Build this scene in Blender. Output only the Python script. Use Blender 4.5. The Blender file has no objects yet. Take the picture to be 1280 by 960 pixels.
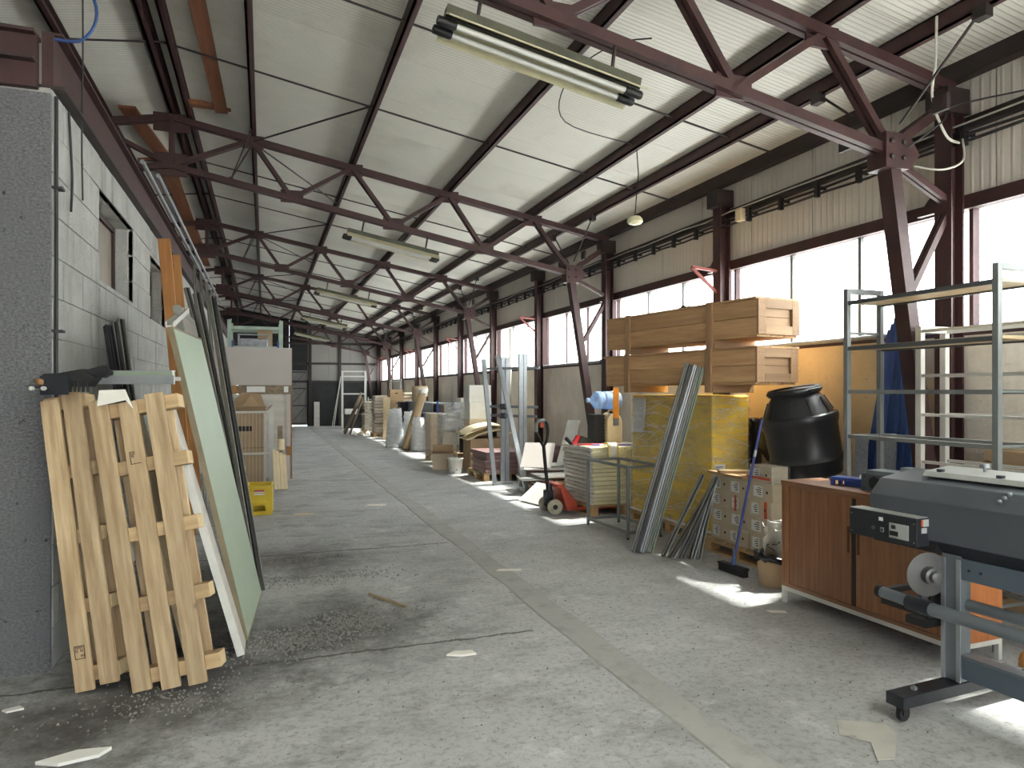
import bpy, bmesh, math, random
from mathutils import Vector, Matrix
random.seed(7)
C = bpy.context.scene.collection
SC = bpy.context.scene

# ------------------------------------------------------------------ camera, sky, sun, exposure
cd = bpy.data.cameras.new('camera'); cam = bpy.data.objects.new('camera', cd); C.objects.link(cam)
cd.sensor_width = 36.0; cd.lens = 24.75; cd.shift_y = 0.007; cd.clip_end = 300
cam.location = (0, 0, 1.65)
cam.rotation_euler = (math.radians(90), 0, -math.atan2(310, 880))
SC.camera = cam
W = bpy.data.worlds.new('sky'); SC.world = W; W.use_nodes = True
wn = W.node_tree.nodes; wl = W.node_tree.links
bg = wn['Background']; bg.inputs['Strength'].default_value = 5.5
tc = wn.new('ShaderNodeTexCoord'); sp = wn.new('ShaderNodeSeparateXYZ'); rp = wn.new('ShaderNodeValToRGB')
wl.new(tc.outputs['Generated'], sp.inputs[0]); wl.new(sp.outputs['Z'], rp.inputs[0]); wl.new(rp.outputs[0], bg.inputs['Color'])
rp.color_ramp.elements[0].color = (0.90, 0.95, 1.0, 1); rp.color_ramp.elements[0].position = 0.0
rp.color_ramp.elements[1].color = (0.74, 0.86, 1.0, 1); rp.color_ramp.elements[1].position = 0.8
sl = bpy.data.lights.new('sun', 'SUN'); sl.energy = 42; sl.angle = math.radians(2.5); sl.color = (1.0, 0.93, 0.82)
so = bpy.data.objects.new('sun', sl); C.objects.link(so); so.location = (20, 3, 30)
sd = Vector((-1.0, -0.10, -1.60)); so.rotation_euler = sd.to_track_quat('-Z', 'Y').to_euler()
SC.view_settings.view_transform = 'Standard'; SC.view_settings.look = 'None'
SC.view_settings.gamma = 1; SC.view_settings.use_curve_mapping = False
SC.view_settings.exposure = 0.66

# ------------------------------------------------------------------ mesh helpers
def V(*a): return Vector(a if len(a) > 1 else a[0])
class MB:
    def __init__(s): s.v = []; s.f = []
    def add(s, vs, fs):
        n = len(s.v); s.v += [tuple(v) for v in vs]; s.f += [tuple(i + n for i in f) for f in fs]; return s
    def box(s, x0, y0, z0, x1, y1, z1):
        return s.add([(x0,y0,z0),(x1,y0,z0),(x1,y1,z0),(x0,y1,z0),(x0,y0,z1),(x1,y0,z1),(x1,y1,z1),(x0,y1,z1)],
                     [(0,3,2,1),(4,5,6,7),(0,1,5,4),(1,2,6,5),(2,3,7,6),(3,0,4,7)])
    def obox(s, c, u, v, w):
        c, u, v, w = V(c), V(u), V(v), V(w)
        P = [c + a*u + b*v + d*w for d in (-1,1) for a, b in ((-1,-1),(1,-1),(1,1),(-1,1))]
        return s.add(P, [(0,3,2,1),(4,5,6,7),(0,1,5,4),(1,2,6,5),(2,3,7,6),(3,0,4,7)])
    def beam(s, p, q, w, h, up=(0,0,1)):
        p, q, up = V(p), V(q), V(up); d = q - p; t = d.normalized()
        sd_ = t.cross(up)
        if sd_.length < 1e-4: sd_ = t.cross(V(1,0,0))
        sd_.normalize(); n = sd_.cross(t).normalized()
        return s.obox((p+q)/2, d/2, sd_*w/2, n*h/2)
    def tube(s, pts, r, n=8):
        pts = [V(p) for p in pts]; k = len(pts); rs = r if isinstance(r, (list, tuple)) else [r]*k
        t0 = (pts[1]-pts[0]).normalized(); a = t0.orthogonal().normalized(); base = len(s.v)
        for i, p in enumerate(pts):
            t = (pts[min(i+1,k-1)] - pts[max(i-1,0)]).normalized()
            a = (a - t*a.dot(t)); a = a.normalized() if a.length > 1e-6 else t.orthogonal().normalized()
            b = t.cross(a)
            for j in range(n):
                g = 2*math.pi*j/n; s.v.append(tuple(p + (a*math.cos(g) + b*math.sin(g))*rs[i]))
        for i in range(k-1):
            for j in range(n):
                j2 = (j+1) % n; s.f.append((base+i*n+j, base+i*n+j2, base+(i+1)*n+j2, base+(i+1)*n+j))
        s.f.append(tuple(base+j for j in range(n))[::-1]); s.f.append(tuple(base+(k-1)*n+j for j in range(n)))
        return s
    def lathe(s, prof, n=24, o=(0,0,0), ax=(0,0,1), close=True):
        o, ax = V(o), V(ax).normalized(); a = ax.orthogonal().normalized(); b = ax.cross(a); base = len(s.v)
        for r, z in prof:
            for j in range(n):
                g = 2*math.pi*j/n; s.v.append(tuple(o + ax*z + (a*math.cos(g)+b*math.sin(g))*max(r, 1e-4)))
        k = len(prof)
        for i in range(k-1):
            for j in range(n):
                j2 = (j+1) % n; s.f.append((base+i*n+j, base+i*n+j2, base+(i+1)*n+j2, base+(i+1)*n+j))
        if close:
            s.f.append(tuple(base+j for j in range(n))[::-1]); s.f.append(tuple(base+(k-1)*n+j for j in range(n)))
        return s
    def prism(s, poly, e):
        e = V(e); n = len(poly); P = [V(p) for p in poly]
        return s.add(P + [p+e for p in P], [tuple(range(n))[::-1], tuple(range(n, 2*n))] + [(i, (i+1)%n, n+(i+1)%n, n+i) for i in range(n)])
    def grid(s, nx, ny, fn):
        base = len(s.v)
        for j in range(ny+1):
            for i in range(nx+1): s.v.append(tuple(fn(i/nx, j/ny)))
        for j in range(ny):
            for i in range(nx):
                a = base + j*(nx+1)+i; s.f.append((a, a+1, a+nx+2, a+nx+1))
        return s
def mesh(name, mb, mat, smooth=False, fix=True):
    me = bpy.data.meshes.new(name); me.from_pydata(mb.v, [], mb.f)
    if fix:
        bm = bmesh.new(); bm.from_mesh(me); bmesh.ops.recalc_face_normals(bm, faces=bm.faces); bm.to_mesh(me); bm.free()
    if smooth:
        me.polygons.foreach_set('use_smooth', [True]*len(me.polygons))
        if smooth != 'all': me.set_sharp_from_angle(angle=math.radians(35))
    if mat: me.materials.append(mat)
    return me
def part(name, mb, mat, parent=None, bevel=0, smooth=False, label=None, loc=None, subsurf=0, solid=0, fix=True):
    me = mb if isinstance(mb, bpy.types.Mesh) else mesh(name, mb, mat, smooth, fix)
    o = bpy.data.objects.new(name, me); C.objects.link(o)
    if parent: o.parent = parent
    if loc is not None: o.location = loc
    if solid:
        m = o.modifiers.new('solid', 'SOLIDIFY'); m.thickness = solid; m.offset = 0
    if bevel:
        m = o.modifiers.new('bevel', 'BEVEL'); m.width = bevel; m.segments = 2; m.limit_method = 'ANGLE'
    if subsurf:
        m = o.modifiers.new('sub', 'SUBSURF'); m.levels = subsurf; m.render_levels = subsurf
    if label: o['label'] = label
    return o
def tag(o, label, cat, group=None, kind=None):
    o['label'] = label; o['category'] = cat
    if group: o['group'] = group
    if kind: o['kind'] = kind
    return o
def thing(name, label, cat, loc=(0,0,0), rz=0, group=None, kind=None):
    o = bpy.data.objects.new(name, None); C.objects.link(o); o.empty_display_size = 0.1
    o.location = loc; o.rotation_euler = (0,0,rz)
    return tag(o, label, cat, group, kind)
def frame_at(o, org, x, z):
    """place a thing by its origin, the direction of its x axis and (roughly) its z axis"""
    x = V(x).normalized(); z = V(z); y = z.cross(x).normalized(); z = x.cross(y)
    m = Matrix((x, y, z)).transposed().to_4x4(); m.translation = V(org); o.matrix_world = m; return o
def struct(name, mb, mat, parent=None, **k):
    o = part(name, mb, mat, parent, **k)
    if not parent: o['kind'] = 'structure'
    return o
def group_struct(name):
    o = bpy.data.objects.new(name, None); C.objects.link(o); o['kind'] = 'structure'; return o
def dup(root, label=None):
    r = root.copy(); C.objects.link(r)
    if label: r['label'] = label
    for ch in root.children:
        c = ch.copy(); C.objects.link(c); c.parent = r; c.matrix_parent_inverse = ch.matrix_parent_inverse
        for g in ch.children:
            d = g.copy(); C.objects.link(d); d.parent = c
    return r
ORD = ['lowest', 'second', 'third', 'fourth', 'fifth', 'sixth', 'seventh', 'eighth', 'ninth', 'tenth', 'eleventh', 'twelfth', 'thirteenth', 'fourteenth']
NTH = ['first'] + ORD[1:]
rnd = random.uniform

# ------------------------------------------------------------------ materials
def _new(name):
    m = bpy.data.materials.new(name); m.use_nodes = True
    return m, m.node_tree.nodes, m.node_tree.links, m.node_tree.nodes['Principled BSDF']
def mixc(n, l, a, b, fac, mode='MIX'):
    x = n.new('ShaderNodeMix'); x.data_type = 'RGBA'; x.blend_type = mode
    for sock, val in ((x.inputs['Factor'], fac), (x.inputs['A'], a), (x.inputs['B'], b)):
        if hasattr(val, 'is_linked'): l.new(val, sock)
        elif isinstance(val, (int, float)): sock.default_value = val
        else: sock.default_value = (*val, 1)
    return x.outputs['Result']
def noise(n, l, scale, detail=4, coord='Object', stretch=None, rough=0.55, shift=True):
    t = n.new('ShaderNodeTexCoord'); src = t.outputs[coord]
    mp = n.new('ShaderNodeMapping'); l.new(src, mp.inputs[0])
    if stretch: mp.inputs['Scale'].default_value = stretch
    if shift:
        oi = n.new('ShaderNodeObjectInfo'); ml = n.new('ShaderNodeMath'); ml.operation = 'MULTIPLY'; ml.inputs[1].default_value = 37.0
        l.new(oi.outputs['Random'], ml.inputs[0]); cb = n.new('ShaderNodeCombineXYZ')
        for i in range(3): l.new(ml.outputs[0], cb.inputs[i])
        l.new(cb.outputs[0], mp.inputs['Location'])
    x = n.new('ShaderNodeTexNoise'); x.inputs['Scale'].default_value = scale; x.inputs['Detail'].default_value = detail
    x.inputs['Roughness'].default_value = rough
    l.new(mp.outputs[0], x.inputs['Vector']); return x.outputs['Fac']
def ramp(n, l, src, p0, p1, c0=(0,0,0), c1=(1,1,1)):
    r = n.new('ShaderNodeValToRGB'); l.new(src, r.inputs[0])
    r.color_ramp.elements[0].position = p0; r.color_ramp.elements[1].position = p1
    r.color_ramp.elements[0].color = (*c0, 1); r.color_ramp.elements[1].color = (*c1, 1); return r.outputs[0]
def bump(n, l, p, src, strength, dist=0.01):
    b = n.new('ShaderNodeBump'); b.inputs['Strength'].default_value = strength; b.inputs['Distance'].default_value = dist
    l.new(src, b.inputs['Height']); l.new(b.outputs[0], p.inputs['Normal'])
def srgb(r, g, b): return tuple(((c/255)/12.92 if c/255 <= .04045 else ((c/255+.055)/1.055)**2.4) for c in (r, g, b))
def mat(name, col, rough=0.6, metal=0.0, var=0.15, scale=6, bmp=0, bscale=40, stretch=None, dirt=None, dirt_at=(0.5, 0.75), dscale=4, spec=None, coord='Object', each=0.0):
    m, n, l, p = _new(name)
    f = noise(n, l, scale, 5, coord, stretch)
    c = mixc(n, l, tuple(x*(1-var) for x in col), tuple(min(1, x*(1+var)) for x in col), ramp(n, l, f, 0.3, 0.7))
    if each:
        oi = n.new('ShaderNodeObjectInfo'); mr = n.new('ShaderNodeMapRange'); l.new(oi.outputs['Random'], mr.inputs[0])
        mr.inputs['To Min'].default_value = 1-each; mr.inputs['To Max'].default_value = 1+each*0.6
        h = n.new('ShaderNodeHueSaturation'); l.new(c, h.inputs['Color']); l.new(mr.outputs[0], h.inputs['Value']); c = h.outputs[0]
    if dirt:
        g = noise(n, l, dscale, 7, coord, None, 0.65); c = mixc(n, l, c, dirt, ramp(n, l, g, *dirt_at))
    l.new(c, p.inputs['Base Color']); p.inputs['Roughness'].default_value = rough; p.inputs['Metallic'].default_value = metal
    if spec is not None: p.inputs['Specular IOR Level'].default_value = spec
    if bmp: bump(n, l, p, noise(n, l, bscale, 4, coord), bmp)
    return m
def wood(name, c0, c1, axis='Z', scale=7, rough=0.65, knots=True, each=0.12):
    m, n, l, p = _new(name); st = {'X': (0.08,1,1), 'Y': (1,0.08,1), 'Z': (1,1,0.08)}[axis]
    f = noise(n, l, scale*3, 6, 'Object', st, 0.6); c = mixc(n, l, c0, c1, ramp(n, l, f, 0.32, 0.68))
    f2 = noise(n, l, scale*0.35, 3, 'Object', st); c = mixc(n, l, c, tuple(x*0.62 for x in c0), ramp(n, l, f2, 0.5, 0.85))
    if knots:
        k = noise(n, l, scale*1.1, 1, 'Object', {'X': (0.5,1,1), 'Y': (1,0.5,1), 'Z': (1,1,0.5)}[axis])
        c = mixc(n, l, c, tuple(x*0.3 for x in c0), ramp(n, l, k, 0.77, 0.83))
    oi = n.new('ShaderNodeObjectInfo'); mr = n.new('ShaderNodeMapRange'); l.new(oi.outputs['Random'], mr.inputs[0])
    mr.inputs['To Min'].default_value = 1-each; mr.inputs['To Max'].default_value = 1+each
    h = n.new('ShaderNodeHueSaturation'); l.new(c, h.inputs['Color']); l.new(mr.outputs[0], h.inputs['Value'])
    l.new(h.outputs[0], p.inputs['Base Color']); p.inputs['Roughness'].default_value = rough
    bump(n, l, p, f, 0.5, 0.006); return m
K = {}
K['steel'] = mat('maroon_paint', srgb(64, 39, 39), 0.6, 0, 0.2, 5, 0.1, 60, dirt=srgb(40, 29, 28), dirt_at=(0.5, 0.8))
K['steel_dark'] = mat('dark_paint', srgb(52, 40, 40), 0.6, 0, 0.2, 5, dirt=srgb(36, 34, 28), dirt_at=(0.45, 0.7))
K['grey_steel'] = mat('grey_paint', srgb(120, 124, 124), 0.5, 0.1, 0.08, 8)
K['galv'] = mat('galvanised', srgb(140, 144, 148), 0.42, 0.55, 0.12, 14)
K['alu'] = mat('aluminium', srgb(172, 176, 180), 0.38, 0.6, 0.08, 10)
K['alu_dull'] = mat('dull_aluminium', srgb(140, 140, 132), 0.45, 0.4, 0.12, 10, each=0.3)
K['white_steel'] = mat('white_paint', srgb(205, 203, 196), 0.5, 0, 0.06, 9, dirt=srgb(150, 140, 125), dirt_at=(0.6, 0.85))
K['black'] = mat('black_plastic', srgb(28, 28, 30), 0.5, 0, 0.15, 10)
K['dark_metal'] = mat('dark_enamel', srgb(34, 37, 43), 0.45, 0, 0.1, 10)
K['rubber'] = mat('rubber', srgb(38, 38, 38), 0.8, 0, 0.15, 10)
K['cable'] = mat('cable', srgb(44, 42, 44), 0.6)
K['cable_w'] = mat('pale_cable', srgb(190, 188, 178), 0.6)
K['pallet'] = wood('pallet_wood', srgb(160, 132, 98), srgb(208, 184, 148), 'Z', 9)
K['pallet_x'] = wood('pallet_wood_x', srgb(164, 136, 100), srgb(194, 166, 126), 'X', 6)
K['pallet_y'] = wood('pallet_wood_y', srgb(172, 136, 96), srgb(200, 164, 118), 'Y', 6)
K['end_grain'] = mat('end_grain', srgb(206, 182, 140), 0.8, 0, 0.12, 30, stretch=(1, 1, 1))
K['crate'] = wood('crate_pine', srgb(178, 136, 94), srgb(206, 166, 120), 'Y', 7)
K['crate_x'] = wood('crate_pine_x', srgb(156, 122, 88), srgb(178, 144, 108), 'X', 5)
K['crate_z'] = wood('crate_pine_z', srgb(154, 118, 84), srgb(174, 138, 102), 'Z', 5)
K['old_wood'] = wood('old_wood', srgb(120, 104, 84), srgb(158, 140, 114), 'Y', 6)
K['orange_wood'] = wood('varnished_wood', srgb(156, 102, 50), srgb(190, 136, 78), 'Z', 4)
K['red_wood'] = wood('red_plank', srgb(112, 66, 44), srgb(142, 92, 62), 'Y', 4)
K['veneer'] = wood('veneer', srgb(128, 84, 54), srgb(158, 108, 72), 'Z', 9, 0.45, False, 0.06)
K['veneer_y'] = wood('veneer_y', srgb(120, 78, 50), srgb(150, 102, 68), 'Y', 9, 0.4, False, 0.06)
K['veneer_hot'] = wood('veneer_orange', srgb(166, 98, 54), srgb(190, 120, 72), 'Z', 9, 0.45, False, 0.05)
K['ply'] = wood('plywood', srgb(176, 154, 120), srgb(200, 180, 146), 'Y', 4, 0.6, False)
K['card'] = mat('cardboard', srgb(176, 150, 118), 0.85, 0, 0.07, 6, each=0.1)
K['card_pale'] = mat('pale_cardboard', srgb(204, 188, 164), 0.85, 0, 0.06, 6, each=0.08)
K['card_white'] = mat('white_cardboard', srgb(226, 224, 218), 0.8, 0, 0.05, 6, each=0.05)
K['paper'] = mat('paper', srgb(226, 222, 212), 0.85, 0, 0.06, 10)
K['label'] = mat('paper_label', srgb(228, 228, 226), 0.7, 0, 0.04, 12)
K['ink'] = mat('ink', srgb(52, 44, 40), 0.8)
K['stamp'] = mat('stamp_ink', srgb(80, 58, 44), 0.9, 0, 0.3, 300)
K['tape'] = mat('red_tape', srgb(206, 82, 48), 0.45)
K['green_panel'] = mat('green_board', srgb(158, 172, 152), 0.55, 0, 0.04, 2, dirt=srgb(140, 152, 134), dirt_at=(0.55, 0.9))
K['olive'] = mat('olive_edge', srgb(120, 108, 84), 0.6, 0, 0.2, 4)
K['board_white'] = mat('white_board', srgb(186, 178, 172), 0.5, 0, 0.04, 2)
K['board_grey'] = mat('grey_board', srgb(196, 190, 182), 0.6, 0, 0.14, 3, stretch=(0.3, 1, 3))
K['chip'] = mat('chipboard', srgb(150, 112, 74), 0.85, 0, 0.25, 60)
K['yellow_p'] = mat('yellow_plastic', srgb(208, 178, 26), 0.4, 0, 0.1, 6)
K['blue_p'] = mat('blue_plastic', srgb(48, 74, 156), 0.4, 0, 0.1, 6)
K['blue_m'] = mat('blue_enamel', srgb(52, 80, 138), 0.4, 0, 0.25, 4, stretch=(3, 3, 0.3), each=0.35)
K['red_enamel'] = mat('red_enamel', srgb(176, 72, 50), 0.5, 0, 0.15, 8, dirt=srgb(96, 56, 44), dirt_at=(0.58, 0.8))
K['red'] = mat('red_plastic', srgb(180, 34, 44), 0.4)
K['orange'] = mat('orange_strap', srgb(222, 140, 40), 0.6)
K['violet'] = mat('violet_plastic', srgb(104, 92, 180), 0.45)
K['cream'] = mat('cream_plastic', srgb(228, 208, 170), 0.5, 0, 0.06, 6)
K['sack'] = mat('sack_paper', srgb(200, 188, 172), 0.8, 0, 0.12, 5, 0.4, 14, each=0.15)
K['maroon_board'] = mat('maroon_board', srgb(150, 118, 116), 0.6, 0, 0.12, 4, each=0.3)
K['bundle'] = mat('film_bundle', srgb(204, 200, 190), 0.35, 0, 0.14, 5, 0.5, 24, stretch=(1, 1, 6), each=0.12)
K['bundle_y'] = mat('sheet_bundle', srgb(222, 214, 180), 0.4, 0, 0.08, 5, each=0.1)
K['foam'] = mat('foam', srgb(232, 216, 180), 0.9, 0, 0.08, 6, 0.5, 12)
K['rack_green'] = mat('rack_paint', srgb(168, 186, 172), 0.5)
K['film_grey'] = mat('wrapped_parts', srgb(170, 170, 176), 0.35, 0, 0.25, 14, 0.6, 20)
K['film'] = None
# ------------------------------------------------------------------ special materials
def m_glass():
    m, n, l, p = _new('rippled_glass'); n.remove(p); out = n['Material Output']
    oi = n.new('ShaderNodeObjectInfo'); r = n.new('ShaderNodeValToRGB'); l.new(oi.outputs['Random'], r.inputs[0])
    r.color_ramp.elements[0].color = (0.80, 0.90, 0.96, 1); r.color_ramp.elements[1].color = (0.90, 0.84, 0.70, 1)
    e = r.color_ramp.elements.new(0.5); e.color = (0.88, 0.94, 0.98, 1)
    e = r.color_ramp.elements.new(0.8); e.color = (0.88, 0.93, 0.92, 1)
    tcx = n.new('ShaderNodeTexCoord'); w = n.new('ShaderNodeTexWave'); w.inputs['Scale'].default_value = 9; w.inputs['Distortion'].default_value = 2.5
    w.bands_direction = 'Z'; l.new(tcx.outputs['Object'], w.inputs['Vector'])
    f = noise(n, l, 2.2, 5); c = mixc(n, l, r.outputs[0], (0.62, 0.72, 0.76), ramp(n, l, f, 0.5, 0.95))
    c2 = mixc(n, l, c, (0.72, 0.80, 0.84), w.outputs['Fac']); 
    tr = n.new('ShaderNodeBsdfTransparent'); l.new(c2, tr.inputs[0])
    tl = n.new('ShaderNodeBsdfTranslucent'); l.new(c2, tl.inputs[0])
    b = n.new('ShaderNodeBump'); b.inputs['Strength'].default_value = 0.5; l.new(w.outputs['Fac'], b.inputs['Height']); l.new(b.outputs[0], tl.inputs['Normal'])
    dk = n.new('ShaderNodeMix'); dk.data_type = 'RGBA'; dk.blend_type = 'MULTIPLY'; dk.inputs['Factor'].default_value = 1; l.new(c2, dk.inputs['A']); dk.inputs['B'].default_value = (0.85, 0.85, 0.85, 1)
    for q in (tr, tl): l.new(dk.outputs['Result'], q.inputs[0])
    mx = n.new('ShaderNodeMixShader'); mx.inputs[0].default_value = 0.78; l.new(tr.outputs[0], mx.inputs[1]); l.new(tl.outputs[0], mx.inputs[2])
    gl = n.new('ShaderNodeBsdfGlossy'); gl.inputs['Roughness'].default_value = 0.25
    m2 = n.new('ShaderNodeMixShader'); m2.inputs[0].default_value = 0.05; l.new(mx.outputs[0], m2.inputs[1]); l.new(gl.outputs[0], m2.inputs[2])
    l.new(m2.outputs[0], out.inputs[0]); return m
def m_film(name='stretch_film', col=(0.97, 0.98, 0.98), fac=0.93, rough=0.15, sc=7, dip=0.42, bs=0.9):
    m, n, l, p = _new(name); out = n['Material Output']
    f = noise(n, l, sc, 6, 'Object', (1, 1, 3.5), 0.7); wr = ramp(n, l, f, 0.50, 0.72)
    tr = n.new('ShaderNodeBsdfTransparent'); tr.inputs[0].default_value = (*col, 1)
    p.inputs['Base Color'].default_value = (*col, 1); p.inputs['Roughness'].default_value = rough
    bump(n, l, p, noise(n, l, sc*2.5, 6, 'Object', (1, 1, 4), 0.7), bs, 0.02)
    mr = n.new('ShaderNodeMapRange'); l.new(wr, mr.inputs[0]); mr.inputs['To Min'].default_value = fac; mr.inputs['To Max'].default_value = fac-dip
    mx = n.new('ShaderNodeMixShader'); l.new(mr.outputs[0], mx.inputs[0]); l.new(p.outputs[0], mx.inputs[1]); l.new(tr.outputs[0], mx.inputs[2])
    l.new(mx.outputs[0], out.inputs[0]); return m
def m_floor():
    m, n, l, p = _new('worn_concrete')
    a = noise(n, l, 0.55, 8, 'Object', None, 0.62, False); b = noise(n, l, 9, 9, 'Object', None, 0.72, False); g = noise(n, l, 90, 3, 'Object', None, 0.6, False)
    c = mixc(n, l, srgb(166, 166, 166), srgb(190, 190, 190), ramp(n, l, a, 0.35, 0.65))
    c = mixc(n, l, c, srgb(138, 136, 131), ramp(n, l, noise(n, l, 26, 9, 'Object', None, 0.75, False), 0.50, 0.66))
    c = mixc(n, l, c, srgb(142, 140, 135), ramp(n, l, b, 0.54, 0.78))
    c = mixc(n, l, c, srgb(200, 200, 200), ramp(n, l, noise(n, l, 2.2, 12, 'Object', (1, 1.1, 1), 0.78, False), 0.54, 0.66))
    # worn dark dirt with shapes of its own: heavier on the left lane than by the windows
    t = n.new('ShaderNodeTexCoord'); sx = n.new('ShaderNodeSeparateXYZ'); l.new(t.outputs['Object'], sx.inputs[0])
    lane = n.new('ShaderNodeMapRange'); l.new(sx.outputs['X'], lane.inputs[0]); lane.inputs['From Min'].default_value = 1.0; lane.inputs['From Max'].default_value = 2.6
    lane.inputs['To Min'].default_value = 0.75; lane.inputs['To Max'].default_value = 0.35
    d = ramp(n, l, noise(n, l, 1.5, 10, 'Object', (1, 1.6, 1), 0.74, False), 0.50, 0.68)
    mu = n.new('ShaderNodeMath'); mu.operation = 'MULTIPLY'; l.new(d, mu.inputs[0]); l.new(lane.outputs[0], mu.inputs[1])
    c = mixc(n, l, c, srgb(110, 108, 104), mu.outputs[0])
    # cross joints of the poured bays
    for y0, x1 in ((7.46, 1.9), (4.52, 1.75), (13.4, 1.9)):
        nz = noise(n, l, 3.0, 6, 'Object', None, 0.7, False); ad = n.new('ShaderNodeMath'); ad.operation = 'MULTIPLY_ADD'; l.new(nz, ad.inputs[0]); ad.inputs[1].default_value = 0.16; l.new(sx.outputs['Y'], ad.inputs[2])
        cm = n.new('ShaderNodeMath'); cm.operation = 'COMPARE'; l.new(ad.outputs[0], cm.inputs[0]); cm.inputs[1].default_value = y0 + .08; cm.inputs[2].default_value = 0.014
        lt = n.new('ShaderNodeMath'); lt.operation = 'LESS_THAN'; l.new(sx.outputs['X'], lt.inputs[0]); lt.inputs[1].default_value = x1
        mm = n.new('ShaderNodeMath'); mm.operation = 'MULTIPLY'; l.new(cm.outputs[0], mm.inputs[0]); l.new(lt.outputs[0], mm.inputs[1])
        c = mixc(n, l, c, srgb(98, 95, 90), mm.outputs[0])
    c = mixc(n, l, c, srgb(96, 94, 90), ramp(n, l, g, 0.64, 0.72))
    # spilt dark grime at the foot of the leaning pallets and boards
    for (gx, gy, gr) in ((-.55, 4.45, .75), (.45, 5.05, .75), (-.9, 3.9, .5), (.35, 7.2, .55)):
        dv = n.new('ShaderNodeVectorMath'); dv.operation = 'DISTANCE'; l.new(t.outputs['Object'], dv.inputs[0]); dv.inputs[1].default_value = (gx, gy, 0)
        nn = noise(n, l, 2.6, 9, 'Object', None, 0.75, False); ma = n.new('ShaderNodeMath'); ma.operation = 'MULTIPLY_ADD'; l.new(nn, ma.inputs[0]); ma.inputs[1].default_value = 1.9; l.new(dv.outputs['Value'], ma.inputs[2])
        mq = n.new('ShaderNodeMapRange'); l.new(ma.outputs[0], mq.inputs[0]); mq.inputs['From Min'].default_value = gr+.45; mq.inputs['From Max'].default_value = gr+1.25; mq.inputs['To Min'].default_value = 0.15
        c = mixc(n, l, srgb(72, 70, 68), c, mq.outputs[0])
    l.new(c, p.inputs['Base Color']); p.inputs['Roughness'].default_value = 0.75; p.inputs['Specular IOR Level'].default_value = 0.35
    bump(n, l, p, b, 0.5, 0.02); return m
def m_plaster(name, col, stain, sat=(0.52, 0.72), sc=1.6, bm=0.3, bs=30, drips=True, ks=11):
    m, n, l, p = _new(name)
    a = noise(n, l, sc, 8, 'Object', None, 0.65, False); c = mixc(n, l, col, tuple(x*0.8 for x in col), ramp(n, l, a, 0.35, 0.65))
    if drips:
        d = noise(n, l, 2.4, 6, 'Object', (1, 1, 0.18), 0.6, False); c = mixc(n, l, c, stain, ramp(n, l, d, *sat))
    k = noise(n, l, ks, 8, 'Object', None, 0.75, False); c = mixc(n, l, c, tuple(x*0.45 for x in stain), ramp(n, l, k, 0.62, 0.70))
    l.new(c, p.inputs['Base Color']); p.inputs['Roughness'].default_value = 0.9
    bump(n, l, p, noise(n, l, bs, 6, 'Object', None, 0.7, False), bm, 0.03); return m
def m_rough():
    """coarse thrown roughcast: every grain throws its own tone, worn bare in patches"""
    m, n, l, p = _new('roughcast'); a = noise(n, l, 55, 6, 'Object', (1, 1, 1.4), 0.75, False); b = noise(n, l, 1.3, 6, 'Object', None, 0.6, False); d = noise(n, l, 16, 6, 'Object', None, 0.7, False)
    c = mixc(n, l, srgb(86, 86, 88), srgb(196, 196, 200), ramp(n, l, a, 0.36, 0.64)); c = mixc(n, l, c, srgb(150, 150, 154), ramp(n, l, b, 0.3, 0.7))
    c = mixc(n, l, c, srgb(70, 70, 70), ramp(n, l, d, 0.62, 0.70)); l.new(c, p.inputs['Base Color']); p.inputs['Roughness'].default_value = 0.95
    bump(n, l, p, a, 1.0, 0.05); return m
def m_ribbed(name, col, axis, period, rough=0.55, depth=0.5, dirt=None, groove=0.9):
    """sheet cladding with fine pressed ribs"""
    m, n, l, p = _new(name); t = n.new('ShaderNodeTexCoord'); w = n.new('ShaderNodeTexWave'); w.bands_direction = axis
    w.inputs['Scale'].default_value = 0.314/period; l.new(t.outputs['Object'], w.inputs['Vector'])
    rib = ramp(n, l, w.outputs['Fac'], 0.70, 0.97)
    f = noise(n, l, 1.1, 6, 'Object', None, 0.6); c = mixc(n, l, col, tuple(x*0.86 for x in col), ramp(n, l, f, 0.4, 0.75))
    if dirt: c = mixc(n, l, c, dirt, ramp(n, l, noise(n, l, 0.7, 7, 'Object', None, 0.65), 0.52, 0.85))
    c = mixc(n, l, c, tuple(x*groove for x in col), rib)
    l.new(c, p.inputs['Base Color']); p.inputs['Roughness'].default_value = rough
    bump(n, l, p, rib, depth, 0.006); return m
def m_sky():
    m, n, l, p = _new('translucent_sheet'); tl = n.new('ShaderNodeBsdfTranslucent'); tl.inputs[0].default_value = (0.84, 0.87, 0.83, 1); df = n.new('ShaderNodeBsdfDiffuse'); df.inputs[0].default_value = (0.6, 0.66, 0.58, 1)
    mx = n.new('ShaderNodeMixShader'); mx.inputs[0].default_value = 0.55; l.new(df.outputs[0], mx.inputs[1]); l.new(tl.outputs[0], mx.inputs[2]); l.new(mx.outputs[0], n['Material Output'].inputs[0]); return m
K['added_skylight'] = m_sky(); K['glass'] = m_glass(); K['film'] = m_film(dip=0.26, sc=5); K['floor'] = m_floor()
K['film_bag'] = m_film('plastic_bag', (0.95, 0.96, 0.97), 0.55, 0.3, 4, 0.2, 0.35)
K['strip'] = mat('cement_strip', srgb(166, 164, 160), 0.8, 0, 0.08, 3, 0.4, 40, dirt=srgb(136, 134, 130), dirt_at=(0.5, 0.8), dscale=6)
K['roof'] = m_ribbed('roof_panel', srgb(226, 223, 214), 'Y', 0.05, 0.5, 0.6, srgb(180, 172, 158), 0.78)
K['clad'] = m_ribbed('wall_panel', srgb(224, 217, 206), 'Y', 0.08, 0.55, 0.5)
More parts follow.
